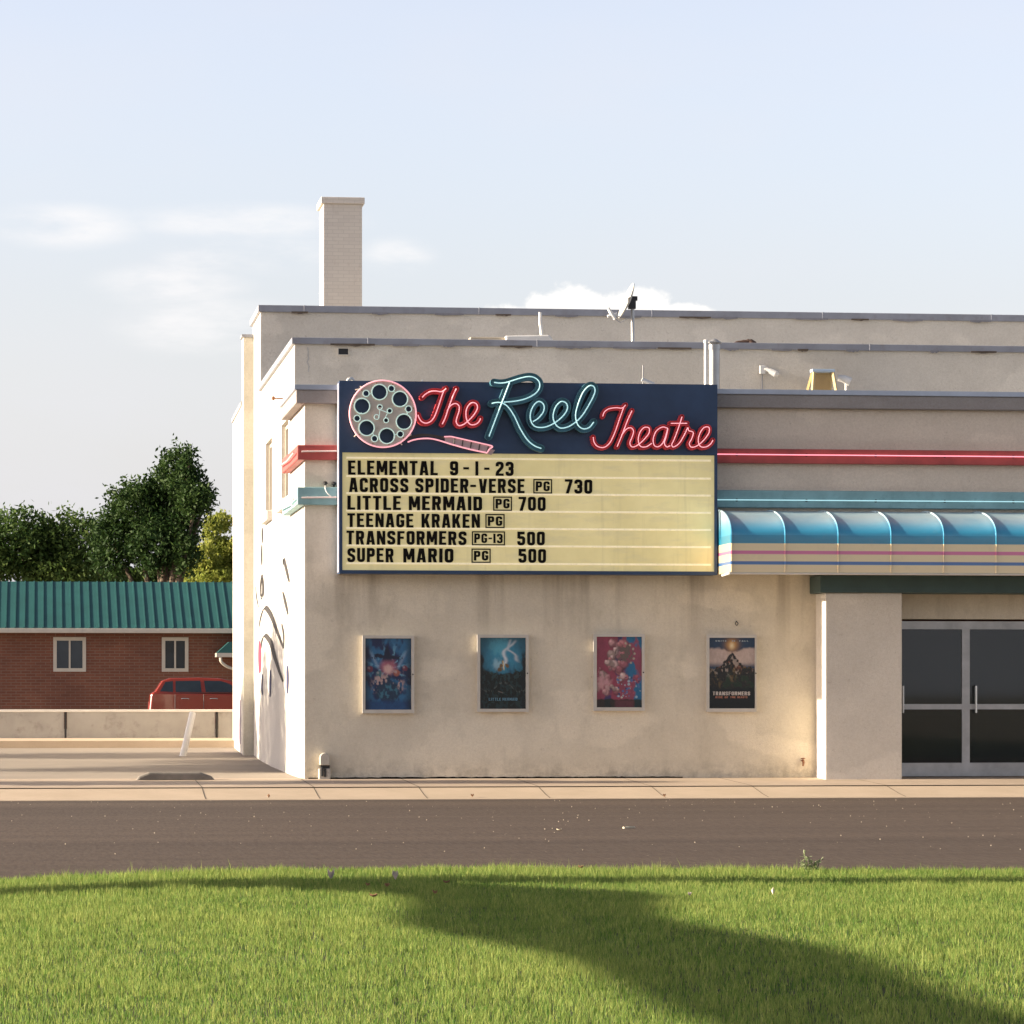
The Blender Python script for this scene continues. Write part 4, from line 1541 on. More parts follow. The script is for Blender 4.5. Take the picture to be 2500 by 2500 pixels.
def artwork(kind):
    """plain painterly colour fields standing in for the printed pictures; y runs down from 0 to 1"""
    X, Y_ = np.meshgrid(np.linspace(0, 1, PN), np.linspace(0, 1, PM))
    Y_ = Y_ * 1.53                                     # square units: the sheet is 1 wide and 1.53 tall
    n1, n2, n3 = fbm(PN, PM, 4, kind * 31), fbm(PN, PM, 9, kind * 57 + 3), fbm(PN, PM, 22, kind * 91 + 5, 3)
    img = np.zeros((PM, PN, 3))
    rd = lambda x, y, e=.06: np.hypot(X - x + e * (n2 - .5), Y_ - y + e * (n3 - .5))
    if kind == 1:
        img[:] = (.012, .025, .10)
        img = over(img, (.03, .16, .34), sm(n1, .42, .60))
        ang = np.arctan2(Y_ - .62, X - .5)
        rays = .5 + .5 * np.sin(ang * 11 + 5 * n1)
        img = over(img, (.16, .40, .58), sm(rays, .72, .95) * sm(rd(.5, .62), .62, .25) * sm(n3, .35, .6))
        img = over(img, (.30, .42, .60), np.exp(-((np.abs(X - .5) - .22 - .5 * (.62 - Y_)) / .035) ** 2) * sm(Y_, .2, .4) * sm(Y_, .72, .6) * .7)
        img = over(img, (.50, .16, .22), sm(rd(.5, .60), .24, .10) * .85)
        img = over(img, (.78, .50, .46), sm(rd(.5, .66), .13, .05))
        peak = sm(np.abs(X - .48) - .30 * (Y_ - .14), .02, .0) * sm(Y_, .14, .17) * sm(Y_, .50 + .1 * n2.mean(), .42)
        img = over(img, (.008, .012, .045), peak)
        img = over(img, (.008, .012, .045), sm(np.abs(X - .48 + .25 * (n3 - .5)), .30, .26) * sm(np.abs(Y_ - .40 + .10 * (n2 - .5)), .045, .02))
        for (x, y, r, cc) in ((.1, .66, .075, (.20, .04, .08)), (.86, .64, .07, (.22, .05, .09)), (.30, .76, .08, (.05, .16, .20)), (.68, .74, .08, (.42, .13, .10)), (.5, .84, .06, (.03, .05, .10))):
            img = over(img, cc, sm(rd(x, y, .03), r, r * .7))
            img = over(img, (.5, .46, .50), sm(rd(x - r * .3, y - r * .3, .02), r * .45, r * .2) * .6)
        img = over(img, (.52, .36, .34), sm(np.hypot((X - .5) * .75, (Y_ - .97)) + .3 * (n2 - .5), .30, .18) * sm(n3, .44, .58))
        img = over(img, (.015, .045, .10), sm(np.hypot((X - .5) * .9, (Y_ - 1.16)) + .12 * (n3 - .5), .27, .20))
        img = over(img, (.05, .20, .30), sm(np.hypot((X - .5) * .9, (Y_ - 1.16)), .22, .16) * sm(n3, .52, .62) * .8)
        img = over(img, (.012, .06, .20), sm(Y_ + .16 * (n1 - .5), 1.30, 1.40) * .8)
        img *= (.35 + .65 * sm(np.abs(X - .5), .52, .30))[..., None]
    elif kind == 2:
        img[:] = (.012, .075, .16)
        img = over(img, (.04, .24, .38), sm(n1 - .28 * Y_, .18, .36))
        img = over(img, (.10, .42, .55), sm(rd(.42, .16, .3), .30, .10) * .7)
        img = over(img, (.35, .58, .68), sm(rd(.38, .58, .12), .17, .03) * .75)
        p0_ = .52 + .8 * np.clip(.42 - Y_, 0, 1) ** 1.3 + .05 * np.sin(Y_ * 16)
        w_ = .022 + .03 * n2
        img = over(img, (.60, .68, .74), np.exp(-((X - p0_) / w_) ** 2) * sm(Y_, .66, .52) * sm(Y_, .02, .10))
        p1_ = .62 + .9 * (Y_ - .24) + .04 * np.sin(Y_ * 22)
        img = over(img, (.52, .58, .64), np.exp(-((X - p1_) / w_) ** 2) * sm(Y_, .22, .27) * sm(Y_, .56, .46))
        img = over(img, (.50, .60, .68), np.exp(-((X - .62 + .3 * (Y_ - .2)) / .03) ** 2) * sm(Y_, .02, .06) * sm(Y_, .30, .22))
        rock = sm(Y_ - .74 + .14 * (n2 - .5) + .10 * (n3 - .5) + .35 * (X - .5) ** 2, -.01, .03)
        img = over(img, (.008, .018, .018), rock)
        img = over(img, (.04, .10, .11), rock * sm(n3, .52, .60) * .7)
        img = over(img, (.012, .02, .03), sm(np.abs(X - .5) + .16 * (n2 - .5), .42, .47) * sm(Y_, .25, .4))
        for (x, y, r) in ((.47, .60, .055), (.50, .52, .035), (.59, .60, .05), (.44, .68, .06)):
            img = over(img, (.16, .10, .045), sm(rd(x, y, .05), r, r * .6))
        img = over(img, (.75, .62, .36), sm(np.abs(X - .515 - .1 * (Y_ - .6)) , .018, .006) * sm(Y_, .48, .52) * sm(Y_, .72, .66))
        img = over(img, (.42, .36, .32), sm(np.abs(Y_ - 1.17 - .3 * (X - .45)), .014, .004) * sm(np.abs(X - .45), .07, .04))
        img = over(img, (.24, .26, .24), np.exp(-((Y_ - 1.06 - .10 * np.sin(X * 9)) / .018) ** 2) * sm(n3, .46, .6) * .7)
        img *= (.45 + .75 * sm(rd(.5, .45, .0), .62, .12))[..., None]
    elif kind == 3:
        img[:] = (.06, .04, .14)
        img = over(img, (.02, .16, .34), sm(X + .35 * (n1 - .5) - .12 * (Y_ - .8), .56, .72))
        img = over(img, (.35, .06, .10), sm(n1 + .5 * (.55 - X), .40, .52) * .9)
        r_ = np.random.default_rng(5)
        for k in range(46):
            y = r_.uniform(.12, 1.25)
            x = r_.normal(.38 + .12 * math.sin(y * 4), .17)
            r = r_.uniform(.04, .12) * (1.25 - .5 * y)
            cc = [(.50, .18, .20), (.62, .33, .34), (.36, .12, .15), (.34, .24, .22), (.66, .46, .44)][int(r_.integers(0, 5))]
            img = over(img, tuple(v * .35 for v in cc), sm(rd(x + .015, y + .02, .06), r * 1.2, r * .8) * .6)
            img = over(img, cc, sm(rd(x, y, .05), r, r * .45))
            img = over(img, tuple(min(1, v * 1.5 + .08) for v in cc), sm(rd(x - r * .3, y - r * .35, .02), r * .5, r * .2) * .7)
        img = over(img, (.15, .11, .10), sm(rd(.62, .36, .12), .22, .16) * sm(n3, .38, .5))
        for k in range(6):
            a = -1.4 + k * .45
            img = over(img, (.48, .42, .34), sm(rd(.60 + .24 * math.cos(a), .38 + .24 * math.sin(a), .02), .035, .012))
        img = over(img, (.72, .40, .42), sm(rd(.14, .98, .3), .26, .06) * .8)
        for k in range(60):
            x, y, r = r_.uniform(.45, 1), r_.uniform(.85, 1.32), r_.uniform(.012, .035)
            cc = [(.42, .55, .66), (.08, .18, .42), (.50, .12, .16), (.62, .56, .5), (.04, .06, .16)][int(r_.integers(0, 5))]
            img = over(img, cc, sm(rd(x, y, .02), r, r * .6) * .9)
        img = over(img, (.012, .020, .014), sm(Y_ + .07 * (n2 - .5), 1.34, 1.38) * .92)
        img = over(img, (.13, .035, .05), sm(Y_, 1.36, 1.40) * sm(np.abs(X - .62), .24, .18))
    else:
        img[:] = (.02, .05, .11)
        wing = np.abs(X - .5)
        img = over(img, (.60, .47, .42), sm(Y_ - .20 - .02 * n1 - .10 * (1 - wing * 2) ** 2 + .10 * (n2 - .5), -.02, .05) * sm(Y_, .66, .50))
        img = over(img, (.70, .33, .06), np.exp(-(((X - .5) / .13) ** 2 + ((Y_ - .15) / .13) ** 2)))
        img = over(img, (.95, .80, .50), np.exp(-(((X - .5) / .05) ** 2 + ((Y_ - .17) / .07) ** 2)))
        ridge = .62 - .30 * np.exp(-(wing / .16) ** 2) + .22 * (n2 - .5) + .14 * (n3 - .5)
        body = sm(Y_ - ridge, -.01, .02)
        img = over(img, (.020, .018, .016), body)
        img = over(img, (.20, .07, .04), body * sm(n3, .53, .58) * sm(Y_, .78, .60) * .85)
        img = over(img, (.40, .34, .30), body * sm(n2 * .5 + n3 * .5, .57, .61) * sm(Y_, 1.0, .7) * .8)
        img = over(img, (.16, .10, .03), body * sm(n1, .50, .60) * sm(n3, .45, .56) * .6)
        img = over(img, (.015, .04, .02), body * sm(fbm(PN, PM, 12, 77), .52, .60) * sm(Y_, .7, .85) * .7)
        img = over(img, (.006, .008, .010), sm(Y_, 1.04, 1.14))
    grit = np.random.default_rng(kind).random((PM, PN))
    return np.clip(img * (.80 + .30 * n3 + .12 * (grit - .5))[..., None] * .80, 0, 1)


t = NT('poster_print')
at = t.node('ShaderNodeAttribute', attribute_name='print')
t.fin(at.outputs['Color'], .22, 0, .5)
M['print'] = t.m
M['pale_ink'] = paint('pale_ink', (.30, .36, .40), .4, .1, 5)
M['rust_ink'] = paint('rust_ink', (.40, .16, .10), .4, .1, 5)
POSTERS = [
    (885, 1011.5, 1551.5, 1741.5, 892, 1004.5, 1558.5, 1732.5, 'framed poster of a blue light burst, nearest the building corner'),
    (1165.5, 1291, 1549.5, 1738, 1172.5, 1284, 1557, 1730.5, 'framed poster of dark teal sea rocks under a white streak of light'),
    (1449, 1574, 1548, 1735.5, 1457, 1567.5, 1554.5, 1727, 'framed poster of pink and red clouds fading to blue'),
    (1725.5, 1847, 1549.5, 1738, 1732, 1843.5, 1557, 1729.5, 'framed poster of an orange glow above dark hills, nearest the entrance'),
]
for k, (u0, u1, v0, v1, a0, a1, b0, b1, lab) in enumerate(POSTERS):
    YF = -.085
    vm = (v0 + v1) / 2
    x0, x1 = px(u0, vm, YF).x, px(u1, vm, YF).x
    um = (u0 + u1) / 2
    z0, z1 = px(um, v1, YF).z, px(um, v0, YF).z
    p0, p1 = px(a0, vm, YF).x, px(a1, vm, YF).x
    q0, q1 = px(um, b1, YF).z, px(um, b0, YF).z
    PC = thing('poster_case', lab, 'poster', ((x0 + x1) / 2, 0, z0), 'poster cases on the front wall')
    mb = MB()
    wall_open(mb, xz, x0, x1, z0, z1, YF, -.001, [(p0, p1, q0, q1)])
    mb.box(p0 + .001, p1 - .001, -.02, -.0015, q0 + .001, q1 - .001)
    mb.build('frame', M['alu'], PC, .006)
    img = artwork(k + 1)
    xs, zs = np.linspace(p0, p1, PN), np.linspace(q1, q0, PM)
    V = [(x, YF + .03, z) for z in zs for x in xs]
    me = bpy.data.meshes.new('poster')
    me.from_pydata(V, [], [(j * PN + i, (j + 1) * PN + i, (j + 1) * PN + i + 1, j * PN + i + 1) for j in range(PM - 1) for i in range(PN - 1)])
    ca = me.color_attributes.new('print', 'FLOAT_COLOR', 'POINT')
    ca.data.foreach_set('color', np.concatenate([img, np.ones((PM, PN, 1))], -1).astype(np.float32).ravel())
    me.materials.append(M['print'])
    po = bpy.data.objects.new('poster', me)
    COL.objects.link(po)
    po.parent = PC
    po.matrix_parent_inverse = Matrix.Translation(-Vector(PC.location))
    mb = MB()
    mb.lathe([(.011, .0), (.011, -.006), (.006, -.008)], (x1 - (x1 - p1) * .5, YF, (z0 + z1) / 2), 12, axis='Y')
    mb.build('lock', M['black'], PC)
    W_, H2 = p1 - p0, q1 - q0
    yt = YF + .028
    if k == 1:
        mb = MB()
        for (w, a, b) in (('LITTLE', .19, .46), ('MERMAID', .49, .82)):
            set_text(mb, w, p0 + a * W_, p0 + b * W_, q0 + .115 * H2, q0 + .155 * H2, yt, .001)
        mb.build('title_lettering', paint('teal_ink', (.10, .22, .30), .4, .1, 5), po)
    if k == 3:
        mb = MB()
        for (w, a, b) in (('UNITE', .14, .38), ('OR', .50, .57), ('FALL', .66, .86)):
            mb = MB()
            set_text(mb, w, p0 + a * W_, p0 + b * W_, q0 + .945 * H2, q0 + .965 * H2, yt, .001, .3)
            mb.build('tagline_lettering', M['pale_ink'], po)
        mb = MB()
        set_text(mb, 'TRANSFORMERS', p0 + .08 * W_, p0 + .90 * W_, q0 + .185 * H2, q0 + .238 * H2, yt, .001)
        mb.build('title_lettering', paint('silver_ink', (.50, .45, .42), .4, .1, 5), po)
        mb = MB()
        for (w, a, b) in (('RISE', .14, .30), ('OF', .34, .42), ('THE', .46, .58), ('BEASTS', .62, .84)):
            mb = MB()
            set_text(mb, w, p0 + a * W_, p0 + b * W_, q0 + .145 * H2, q0 + .172 * H2, yt, .001)
            mb.build('subtitle_lettering', M['rust_ink'], po)

# ------------------------------------------------------------------ things on the walls
# capped utility stub at the foot of the wall
p0, p1 = px(778, 1895, -.08), px(806, 1838, -.08)
UB = thing('utility_stub', 'weathered hooded utility pipe at the foot of the wall by the corner', 'utility box', ((p0.x + p1.x) / 2, 0, 0))
xm, hw = (p0.x + p1.x) / 2, (p1.x - p0.x) / 2
zs_ = px(790, 1868, -.08).z
mb = MB()
pts = [(xm - hw * .82, zs_), (xm + hw * .82, zs_)] + [(xm + hw * .82 * math.cos(a), p1.z - hw * .82 + hw * .82 * math.sin(a)) for a in [R(x) for x in range(0, 181, 15)]]
mb.prism(pts, lambda a, b, d: (a, d, b), -.16, -.003)
mb.build('hood', paint('old_white_enamel', (.50, .46, .39), .5, .12, 9, dirt=(.2, .13, .08)), UB, .01)
mb = MB()
mb.box(xm - hw, xm + hw, -.13, -.003, -.02, zs_ - .05)
mb.build('base', paint('mouldy_plinth', (.50, .47, .42), .9, .2, 12, dirt=(.03, .03, .025)), UB, .012)
mb = MB()
mb.box(xm - hw * .7, xm + hw * .9, -.11, -.003, zs_ - .049, zs_ - .001)
mb.tube([(xm - hw * .5, -.14, .03), (xm - hw * .5, -.14, .17)], .022)
mb.tube([(xm + hw * .1, -.14, .02), (xm + hw * .1, -.145, .14)], .016)
mb.build('pipe', M['black'], UB)

p = px(1960, 1862, -.05)
HB = thing('hose_tap', 'small rusty tap low on the wall beside the entrance pillar', 'tap', (p.x, 0, p.z))
mb = MB()
mb.tube([(p.x, 0, p.z + .03), (p.x, -.07, p.z + .03), (p.x, -.1, p.z + .01), (p.x - .01, -.11, p.z - .05)], [.016, .018, .02, .014], 10)
mb.build('spout', M['rust'], HB, smooth=True)
mb = MB()
mb.lathe([(.035, 0), (.037, .012), (.012, .018)], (p.x, -.07, p.z + .055), 12)
mb.tube([(p.x, -.07, p.z + .03), (p.x, -.07, p.z + .06)], .008)
mb.build('handle', M['rust'], HB)

p = px(1798, 1522, -.02)
mb = MB()
mb.tube(catmull([(p.x, 0, p.z + .03), (p.x, -.03, p.z + .03), (p.x - .02, -.04, p.z), (p.x, -.04, p.z - .03), (p.x + .02, -.04, p.z), (p.x, -.04, p.z + .025)], 5), .007, 6)
tag(mb.build('wall_hook', M['black']), 'small dark eye hook above the poster nearest the entrance', 'hook')
p = px_side(700, 975, -.01)
mb = MB()
mb.tube([(0, p.y, p.z), (-.06, p.y, p.z + .01), (-.20, p.y, p.z + .015)], .012, 6)
mb.lathe([(.01, -.03), (.035, -.012), (.035, .012), (.01, .03)], (-.22, p.y, p.z + .015), 10, axis='X')
tag(mb.build('line_bracket', M['rust']), 'small rusty bracket with a round end on the sunlit flank by the cornice', 'bracket')

# floodlight on the set-back wall
p = px(1861, 903, Y1 - .1)
FL = thing('floodlight', 'white bullet floodlight on a bracket on the set-back wall', 'lamp', tuple(p))
mb = MB()
mb.box(p.x - .035, p.x + .055, Y1 - .09, Y1 - .001, p.z - .06, p.z + .07)
mb.build('junction_box', M['white'], FL, .008)
mb = MB()
a, b = Vector((p.x + .06, Y1 - .12, p.z + .02)), Vector((p.x + .20, Y1 - .20, p.z - .07))
mb.tube([a, a.lerp(b, .35), a.lerp(b, .4), b], [.03, .036, .05, .06], 14)
mb.tube([(p.x + .03, Y1 - .06, p.z), a], .014)
mb.build('lamp_head', M['grey'], FL, smooth=True)
mb = MB()
d = (b - a).normalized()
mb.tube([b, b + d * .02, b + d * .045], [.058, .05, .02], 14)
mb.build('lens', M['lamp_glass'], FL, smooth=True)
mb = MB()
mb.tube([(p.x + .015, Y1 - .02, p.z - .06), (p.x + .015, Y1 - .02, Z_CORN_T + .01)], .010, 6)
mb.build('conduit', M['grey'], FL)

# vent pipe and thin conduit above the sign
YV = Y1 * .45
p, q = px(1744, 838, YV), px(1757, 940, YV)
vr = px(1757, 900, YV).x - p.x
VP = thing('vent_pipe', 'galvanised vent pipe with conical cap behind the right end of the sign', 'pipe', (p.x, YV, Z_CORN_T))
mb = MB()
mb.lathe([(vr, Z_CORN_T - .05), (vr, p.z - .10), (vr * 1.08, p.z - .10), (vr * 1.08, p.z - .02), (vr * 1.0, p.z - .02)], (p.x, YV, 0), 24)
mb.build('pipe', M['galv'], VP, smooth=True)
mb = MB()
mb.lathe([(vr * 1.4, p.z + .0), (vr * 1.42, p.z + .01), (vr * .5, p.z + .055), (.01, p.z + .07)], (p.x, YV, 0), 24)
for k in range(3):
    a = k * 2.1 + .4
    mb.tube([(p.x + vr * .9 * math.cos(a), YV + vr * .9 * math.sin(a), p.z - .05), (p.x + vr * .9 * math.cos(a), YV + vr * .9 * math.sin(a), p.z + .01)], .008, 6)
mb.build('cap', M['galv'], VP, smooth=True)
p = px(1723, 832, YV - .1)
mb = MB()
mb.tube([(p.x, p.y, Z_CORN_T - .05), (p.x, p.y, p.z)], .026, 12)
mb.lathe([(.036, p.z - .03), (.036, p.z + .01), (.01, p.z + .02)], (p.x, p.y, 0), 12)
tag(mb.build('conduit_pipe', M['white'], smooth=True), 'thin pale conduit pipe standing left of the galvanised vent pipe', 'pipe')

# small white bracket lamp above the sign
p = px(1570, 925, -.2)
BL = thing('sign_bracket', 'thin rod with an angled white bar above the top of the sign', 'bracket', tuple(p))
mb = MB()
mb.tube([(p.x, -.2, SZ1 - .02), (p.x, -.2, px(1570, 892, -.2).z)], .009, 6)
mb.build('rod', M['grey'], BL)
a, b = px(1567, 928, -.22), px(1592, 938, -.22)
mb = MB()
mb.tube([a + Vector((0, 0, .01)), b + Vector((.03, 0, -.004))], .028, 8)
mb.build('bar', M['white'], BL)
p, q = px(846, 926, -.25), px(866, 926, -.25)
mb = MB()
mb.tube(catmull([(p.x, -.25, SZ1 - .01), (p.x + .03, -.25, SZ1 + .035), (q.x - .04, -.22, SZ1 + .05), (q.x, -.2, SZ1 - .01)], 5), .02, 8)
tag(mb.build('sign_lifting_eye', M['white'], smooth=True), 'small white lifting loop on top of the sign above the film reel', 'bracket')
p = px(1030, 927, -.25)
mb = MB()
mb.prism([(p.x - .025, SZ1 - .01), (p.x + .03, SZ1 - .01), (p.x + .005, SZ1 + .05)], lambda a, b, d: (a, d, b), -.26, -.24)
tag(mb.build('sign_clip', M['white']), 'tiny white pointed clip on the sign top above the word The', 'clip')

# step ladder behind the cornice
YLd = Y1 - .55
LD = thing('step_ladder', 'yellow step ladder with a pale blue top behind the cornice', 'ladder', (px(2008, 940, YLd).x, YLd, Z_CORN_T))
a0, a1, a2, a3 = px(1985, 905, YLd), px(2031, 905, YLd), px(1979, 952, YLd), px(2033, 952, YLd)
mb = MB()
mb.box(a0.x - .03, a1.x + .03, YLd - .09, YLd + .09, a0.z - .025, a0.z + .02)
mb.build('top_cap', M['ltblue'], LD, .006)
for (tp_, bt_, nm) in ((a0, a2, 'rail'), (a1, a3, 'rail')):
    for s_ in (-1, 1):
        mb = MB()
        b = Vector((bt_.x + (bt_.x - tp_.x) * 1.0, YLd + s_ * .3, Z_CORN_T - .03))
        mb.tube([(tp_.x, YLd + s_ * .06, tp_.z - .03), b], .026, 4)
        mb.build(nm, M['wood'], LD)
mb = MB()
z = Z_CORN_T + .12
mb.box(a2.x, a3.x, YLd - .31, YLd - .2, z - .03, z)
mb.build('step', M['wood'], LD)
mb = MB()
mb.box(a0.x + .01, a1.x - .01, YLd + .05, YLd + .075, Z_CORN_T, a0.z - .03)
mb.build('back_board', paint('tan_board', (.42, .30, .14), .6, .1, 4), LD)
p = px(2050, 928, YLd)
mb = MB()
mb.tube([(p.x - .03, YLd, p.z + .03), (p.x + .06, YLd - .02, p.z + .02), (p.x + .16, YLd - .04, p.z - .03)], [.05, .06, .07], 10)
mb.tube([(p.x + .1, YLd, p.z), (p.x + .1, YLd, Z_CORN_T - .02)], .02, 8)
tag(mb.build('rooftop_lamp', M['white'], smooth=True), 'white lamp head on a short post right of the step ladder', 'lamp')

# satellite dish on the main roof
YD = Y1 + .9
b0, b1 = px(1544, 838, YD), px(1542, 742, YD)
SD = thing('satellite_dish', 'satellite dish seen edge on, on a grey mast above the parapet', 'satellite dish', (b0.x, YD, Z_COP1 - .3))
mb = MB()
mb.tube([(b0.x + .01, YD, Z_COP1 - .35), (b0.x, YD, b1.z)], .028, 10)
mb.build('mast', M['galv'], SD, smooth=True)
# dish bowl facing left and a little towards the street
mb = MB()
dc = px(1533, 735, YD)
dn = Vector((-.92, -.07, .38)).normalized()
s1 = dn.cross(Vector((0, 0, 1))).normalized()
s2 = s1.cross(dn).normalized()
nr_, nt = 6, 28
vs = []
for side in (0, 1):
    for i in range(nr_ + 1):
        r_ = .27 * i / nr_
        for k in range(nt):
            a = 2 * math.pi * k / nt
            vs.append(Vector(dc) + s1 * r_ * math.cos(a) * .92 + s2 * r_ * math.sin(a) * 1.08 + dn * (.75 * r_ * r_ - side * .012 - .02))
fs = []
st = (nr_ + 1) * nt
for side in (0, 1):
    for i in range(nr_):
        for k in range(nt):
            l = (k + 1) % nt
            fs.append((side * st + i * nt + k, side * st + i * nt + l, side * st + (i + 1) * nt + l, side * st + (i + 1) * nt + k))
for k in range(nt):
    l = (k + 1) % nt
    fs.append((nr_ * nt + k, nr_ * nt + l, st + nr_ * nt + l, st + nr_ * nt + k))
mb.add(vs, fs)
mb.build('dish', paint('dish_grey', (.46, .44, .39), .6, .08, 5), SD, smooth=True)
mb = MB()
q = Vector(b1)
mb.box(q.x - .05, q.x + .06, YD - .06, YD + .06, q.z - .08, q.z + .10)
mb.tube([q, Vector(dc) - dn * .03], .04, 8)
mb.box(q.x - .0, q.x + .09, YD - .03, YD + .03, q.z + .05, q.z + .12)
mb.build('bracket', M['black'], SD, .006)
mb = MB()
l0 = px(1494, 768, YD - .25)
mb.tube([Vector(dc) - s2 * .3 - dn * -.03, l0 + Vector((.12, 0, -.03)), l0], .010, 6)
mb.build('feed_arm', M['white'], SD)
mb = MB()
mb.tube([l0 + Vector((-.06, 0, .10)), l0, l0 + Vector((.05, 0, -.07))], [.022, .034, .026], 10)
mb.tube([l0 + Vector((-.07, 0, -.03)), l0 + Vector((.08, 0, .02))], .022, 8)
mb.build('feed_horn', M['white'], SD, smooth=True)
mb = MB()
e = l0 + Vector((.06, 0, -.07))
mb.tube(catmull([e, e.lerp(b1, .3) + Vector((0, 0, -.12)), e.lerp(b1, .7) + Vector((0, 0, -.16)), Vector((b0.x, YD - .03, b1.z - .22))], 6), .006, 6)
mb.build('cable', M['grey'], SD)

# bent vent and long white roof duct behind the parapet
YQ = Y1 + 2.2
p = px(1322, 815, YQ)
mb = MB()
mb.tube(catmull([(p.x + .02, YQ, Z_COP1 - .35), (p.x, YQ, p.z), (p.x - .02, YQ, px(1318, 790, YQ).z), (p.x - .02, YQ, px(1318, 763, YQ).z)], 4), .026, 10)
tag(mb.build('vent_stack', M['white'], smooth=True), 'thin bent white vent stack above the roof duct', 'pipe')
a, b = px(1235, 816, YQ - .5), px(1350, 830, YQ - .5)
c_ = px(1150, 826, YQ - .5)
RD = thing('roof_duct', 'low white roof duct with a rounded end behind the parapet', 'duct', (a.x, YQ, Z_COP1 - .3))
mb = MB()
mb.prism([(a.x, Z_COP1 - .3), (b.x, Z_COP1 - .3), (b.x - .0, a.z - .07), (b.x - .06, a.z), (a.x, a.z - .02)], lambda u_, v_, d: (u_, d, v_), YQ - .5, YQ + .4)
mb.build('duct_body', M['white'], RD, .02)
mb = MB()
mb.box(c_.x, a.x, YQ - .4, YQ + .3, Z_COP1 - .3, px(1180, 823, YQ - .4).z)
mb.build('duct_base', paint('tan_curb', (.50, .43, .32), .7, .1, 3), RD, .01)
p = px(1808, 840, Y1 + 1.2)
mb = MB()
mb.tube(catmull([(p.x - .16, Y1 + 1.2, p.z - .04), (p.x - .05, Y1 + 1.2, p.z + .03), (p.x + .1, Y1 + 1.2, p.z + .04), (p.x + .13, Y1 + 1.2, p.z + .05), (p.x + .3, Y1 + 1.2, p.z - .05)], 5), [.02] * 8 + [.03] * 8 + [.05] * 3 + [.014] * 2, 8)
mb.tube([(p.x + .02, Y1 + 1.2, p.z + .02), (p.x + .02, Y1 + 1.2, Z_COP1 - .32)], .03, 8)
tag(mb.build('roof_vent', paint('dark_rust', (.07, .04, .03), .8, .3, 8), smooth=True), 'dark rusty hooked roof vent just showing over the parapet', 'vent')

# ------------------------------------------------------------------ left: lot, low wall, post, wheel stop
YW = 20.0
LW = thing('low_wall', 'low grey panel wall with a pale top rail across the back of the lot', 'wall', (-4, YW, .34))
zt, zb_ = px(520, 1732, YW).z, .33
xe = 1.5
xpost = px(529, 1760, YW).x
edges = [xpost - 4.5, xpost - 3.0, xpost - 1.5, xpost, xe]
edges = [xpost - 12, xpost - 9, xpost - 6, xpost - 3, xpost, xe]
for a, b in zip(edges, edges[1:]):
    mb = MB()
    mb.box(a + .03, b - .03, YW, YW + .1, zb_, zt - .05)
    mb.build('wall_panel', M['weather'], LW)
mb = MB()
mb.box(edges[0], xe, YW - .02, YW + .12, zt - .05, zt)
mb.build('top_rail', M['white'], LW, .008)
for a in edges[:-1]:
    mb = MB()
    mb.box(a - .022, a + .022, YW - .02, YW + .08, zb_, zt - .05)
    mb.build('wall_post', M['black'], LW)

b0 = px(452, 1832, 11.0)
zg = .05
lean = px(474, 1738, 11.0) - px(450, 1832, 11.0)
q = px_ground(450, 1840, zg)
b0 = px(446.5, 1846, 13.0)
b1 = px(471, 1738, 13.0)
mb = MB()
mb.tube([b0 - (b1 - b0) * .1, b0, b0.lerp(b1, .97), b1], [.062, .062, .058, .045], 16)
tag(mb.build('leaning_post', M['white'], smooth=True), 'leaning white post standing in the parking lot', 'bollard')
WS = MB()
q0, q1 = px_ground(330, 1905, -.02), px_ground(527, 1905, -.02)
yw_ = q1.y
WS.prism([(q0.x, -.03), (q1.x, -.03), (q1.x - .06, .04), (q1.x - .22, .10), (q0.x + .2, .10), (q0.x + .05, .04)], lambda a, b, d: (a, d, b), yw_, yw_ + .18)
tag(WS.build('wheel_stop', paint('shaded_concrete', (.20, .18, .155), .9, .25, 5), bevel=.03), 'grey concrete wheel stop at the edge of the parking lot', 'wheel stop')  # concrete darkened to stand in for shade on its face

# ------------------------------------------------------------------ red car behind the low wall
YK = 60.0
k0 = px(440, 1730, YK)
XW = k0.x                                   # rear wheel
CR = thing('parked_car', 'dark red hatchback car parked behind the low wall', 'car', (XW + 1.3, YK + .9, -.02))
zr = px(500, 1654, YK + .5).z               # roof
zs2 = px(500, 1692, YK).z                   # waist line
G = -.02
body = [(-.92, .45), (-.95, .75), (-.90, zs2 - G - .02), (-.80, zs2 - G + .04), (2.55, zs2 - G - .02), (3.0, zs2 - G - .12), (3.42, zs2 - G - .3), (3.52, .55), (3.45, .3), (-.8, .3)]
mb = MB()
mb.prism([(XW + a, G + b) for a, b in body][::-1], lambda a, b, d: (a, d, b), YK, YK + 1.75)
bd = mb.build('body', M['car'], CR, .07, seg=3)
# glasshouse: pillars and roof as a shell with leaning sides
top = zr - G
green = [(-.82, zs2 - G - .03), (-.55, top - .10), (-.30, top - .02), (.6, top), (1.25, top - .03), (1.55, top - .10), (2.45, zs2 - G - .03)]
mb = MB()
n = len(green)
ins = [.04, .16, .19, .2, .19, .16, .05]
vs = [(XW + a, YK + i_, G + b) for (a, b), i_ in zip(green, ins)] + [(XW + a, YK + 1.75 - i_, G + b) for (a, b), i_ in zip(green, ins)]
fs = [tuple(range(n)), tuple(range(2 * n - 1, n - 1, -1))] + [(i, i + 1, n + i + 1, n + i) for i in range(n - 1)] + [(0, n, 2 * n - 1, n - 1)]
mb.add(vs, fs)
mb.build('roof', M['car'], CR, .04, seg=3)


def on_side(a, b):
    """a point on the leaning side of the glasshouse"""
    f = (b - (zs2 - G - .03)) / (top - .05 - (zs2 - G - .03))
    return (XW + a, YK + .05 + .13 * max(0, min(1, f)) - .012, G + b)


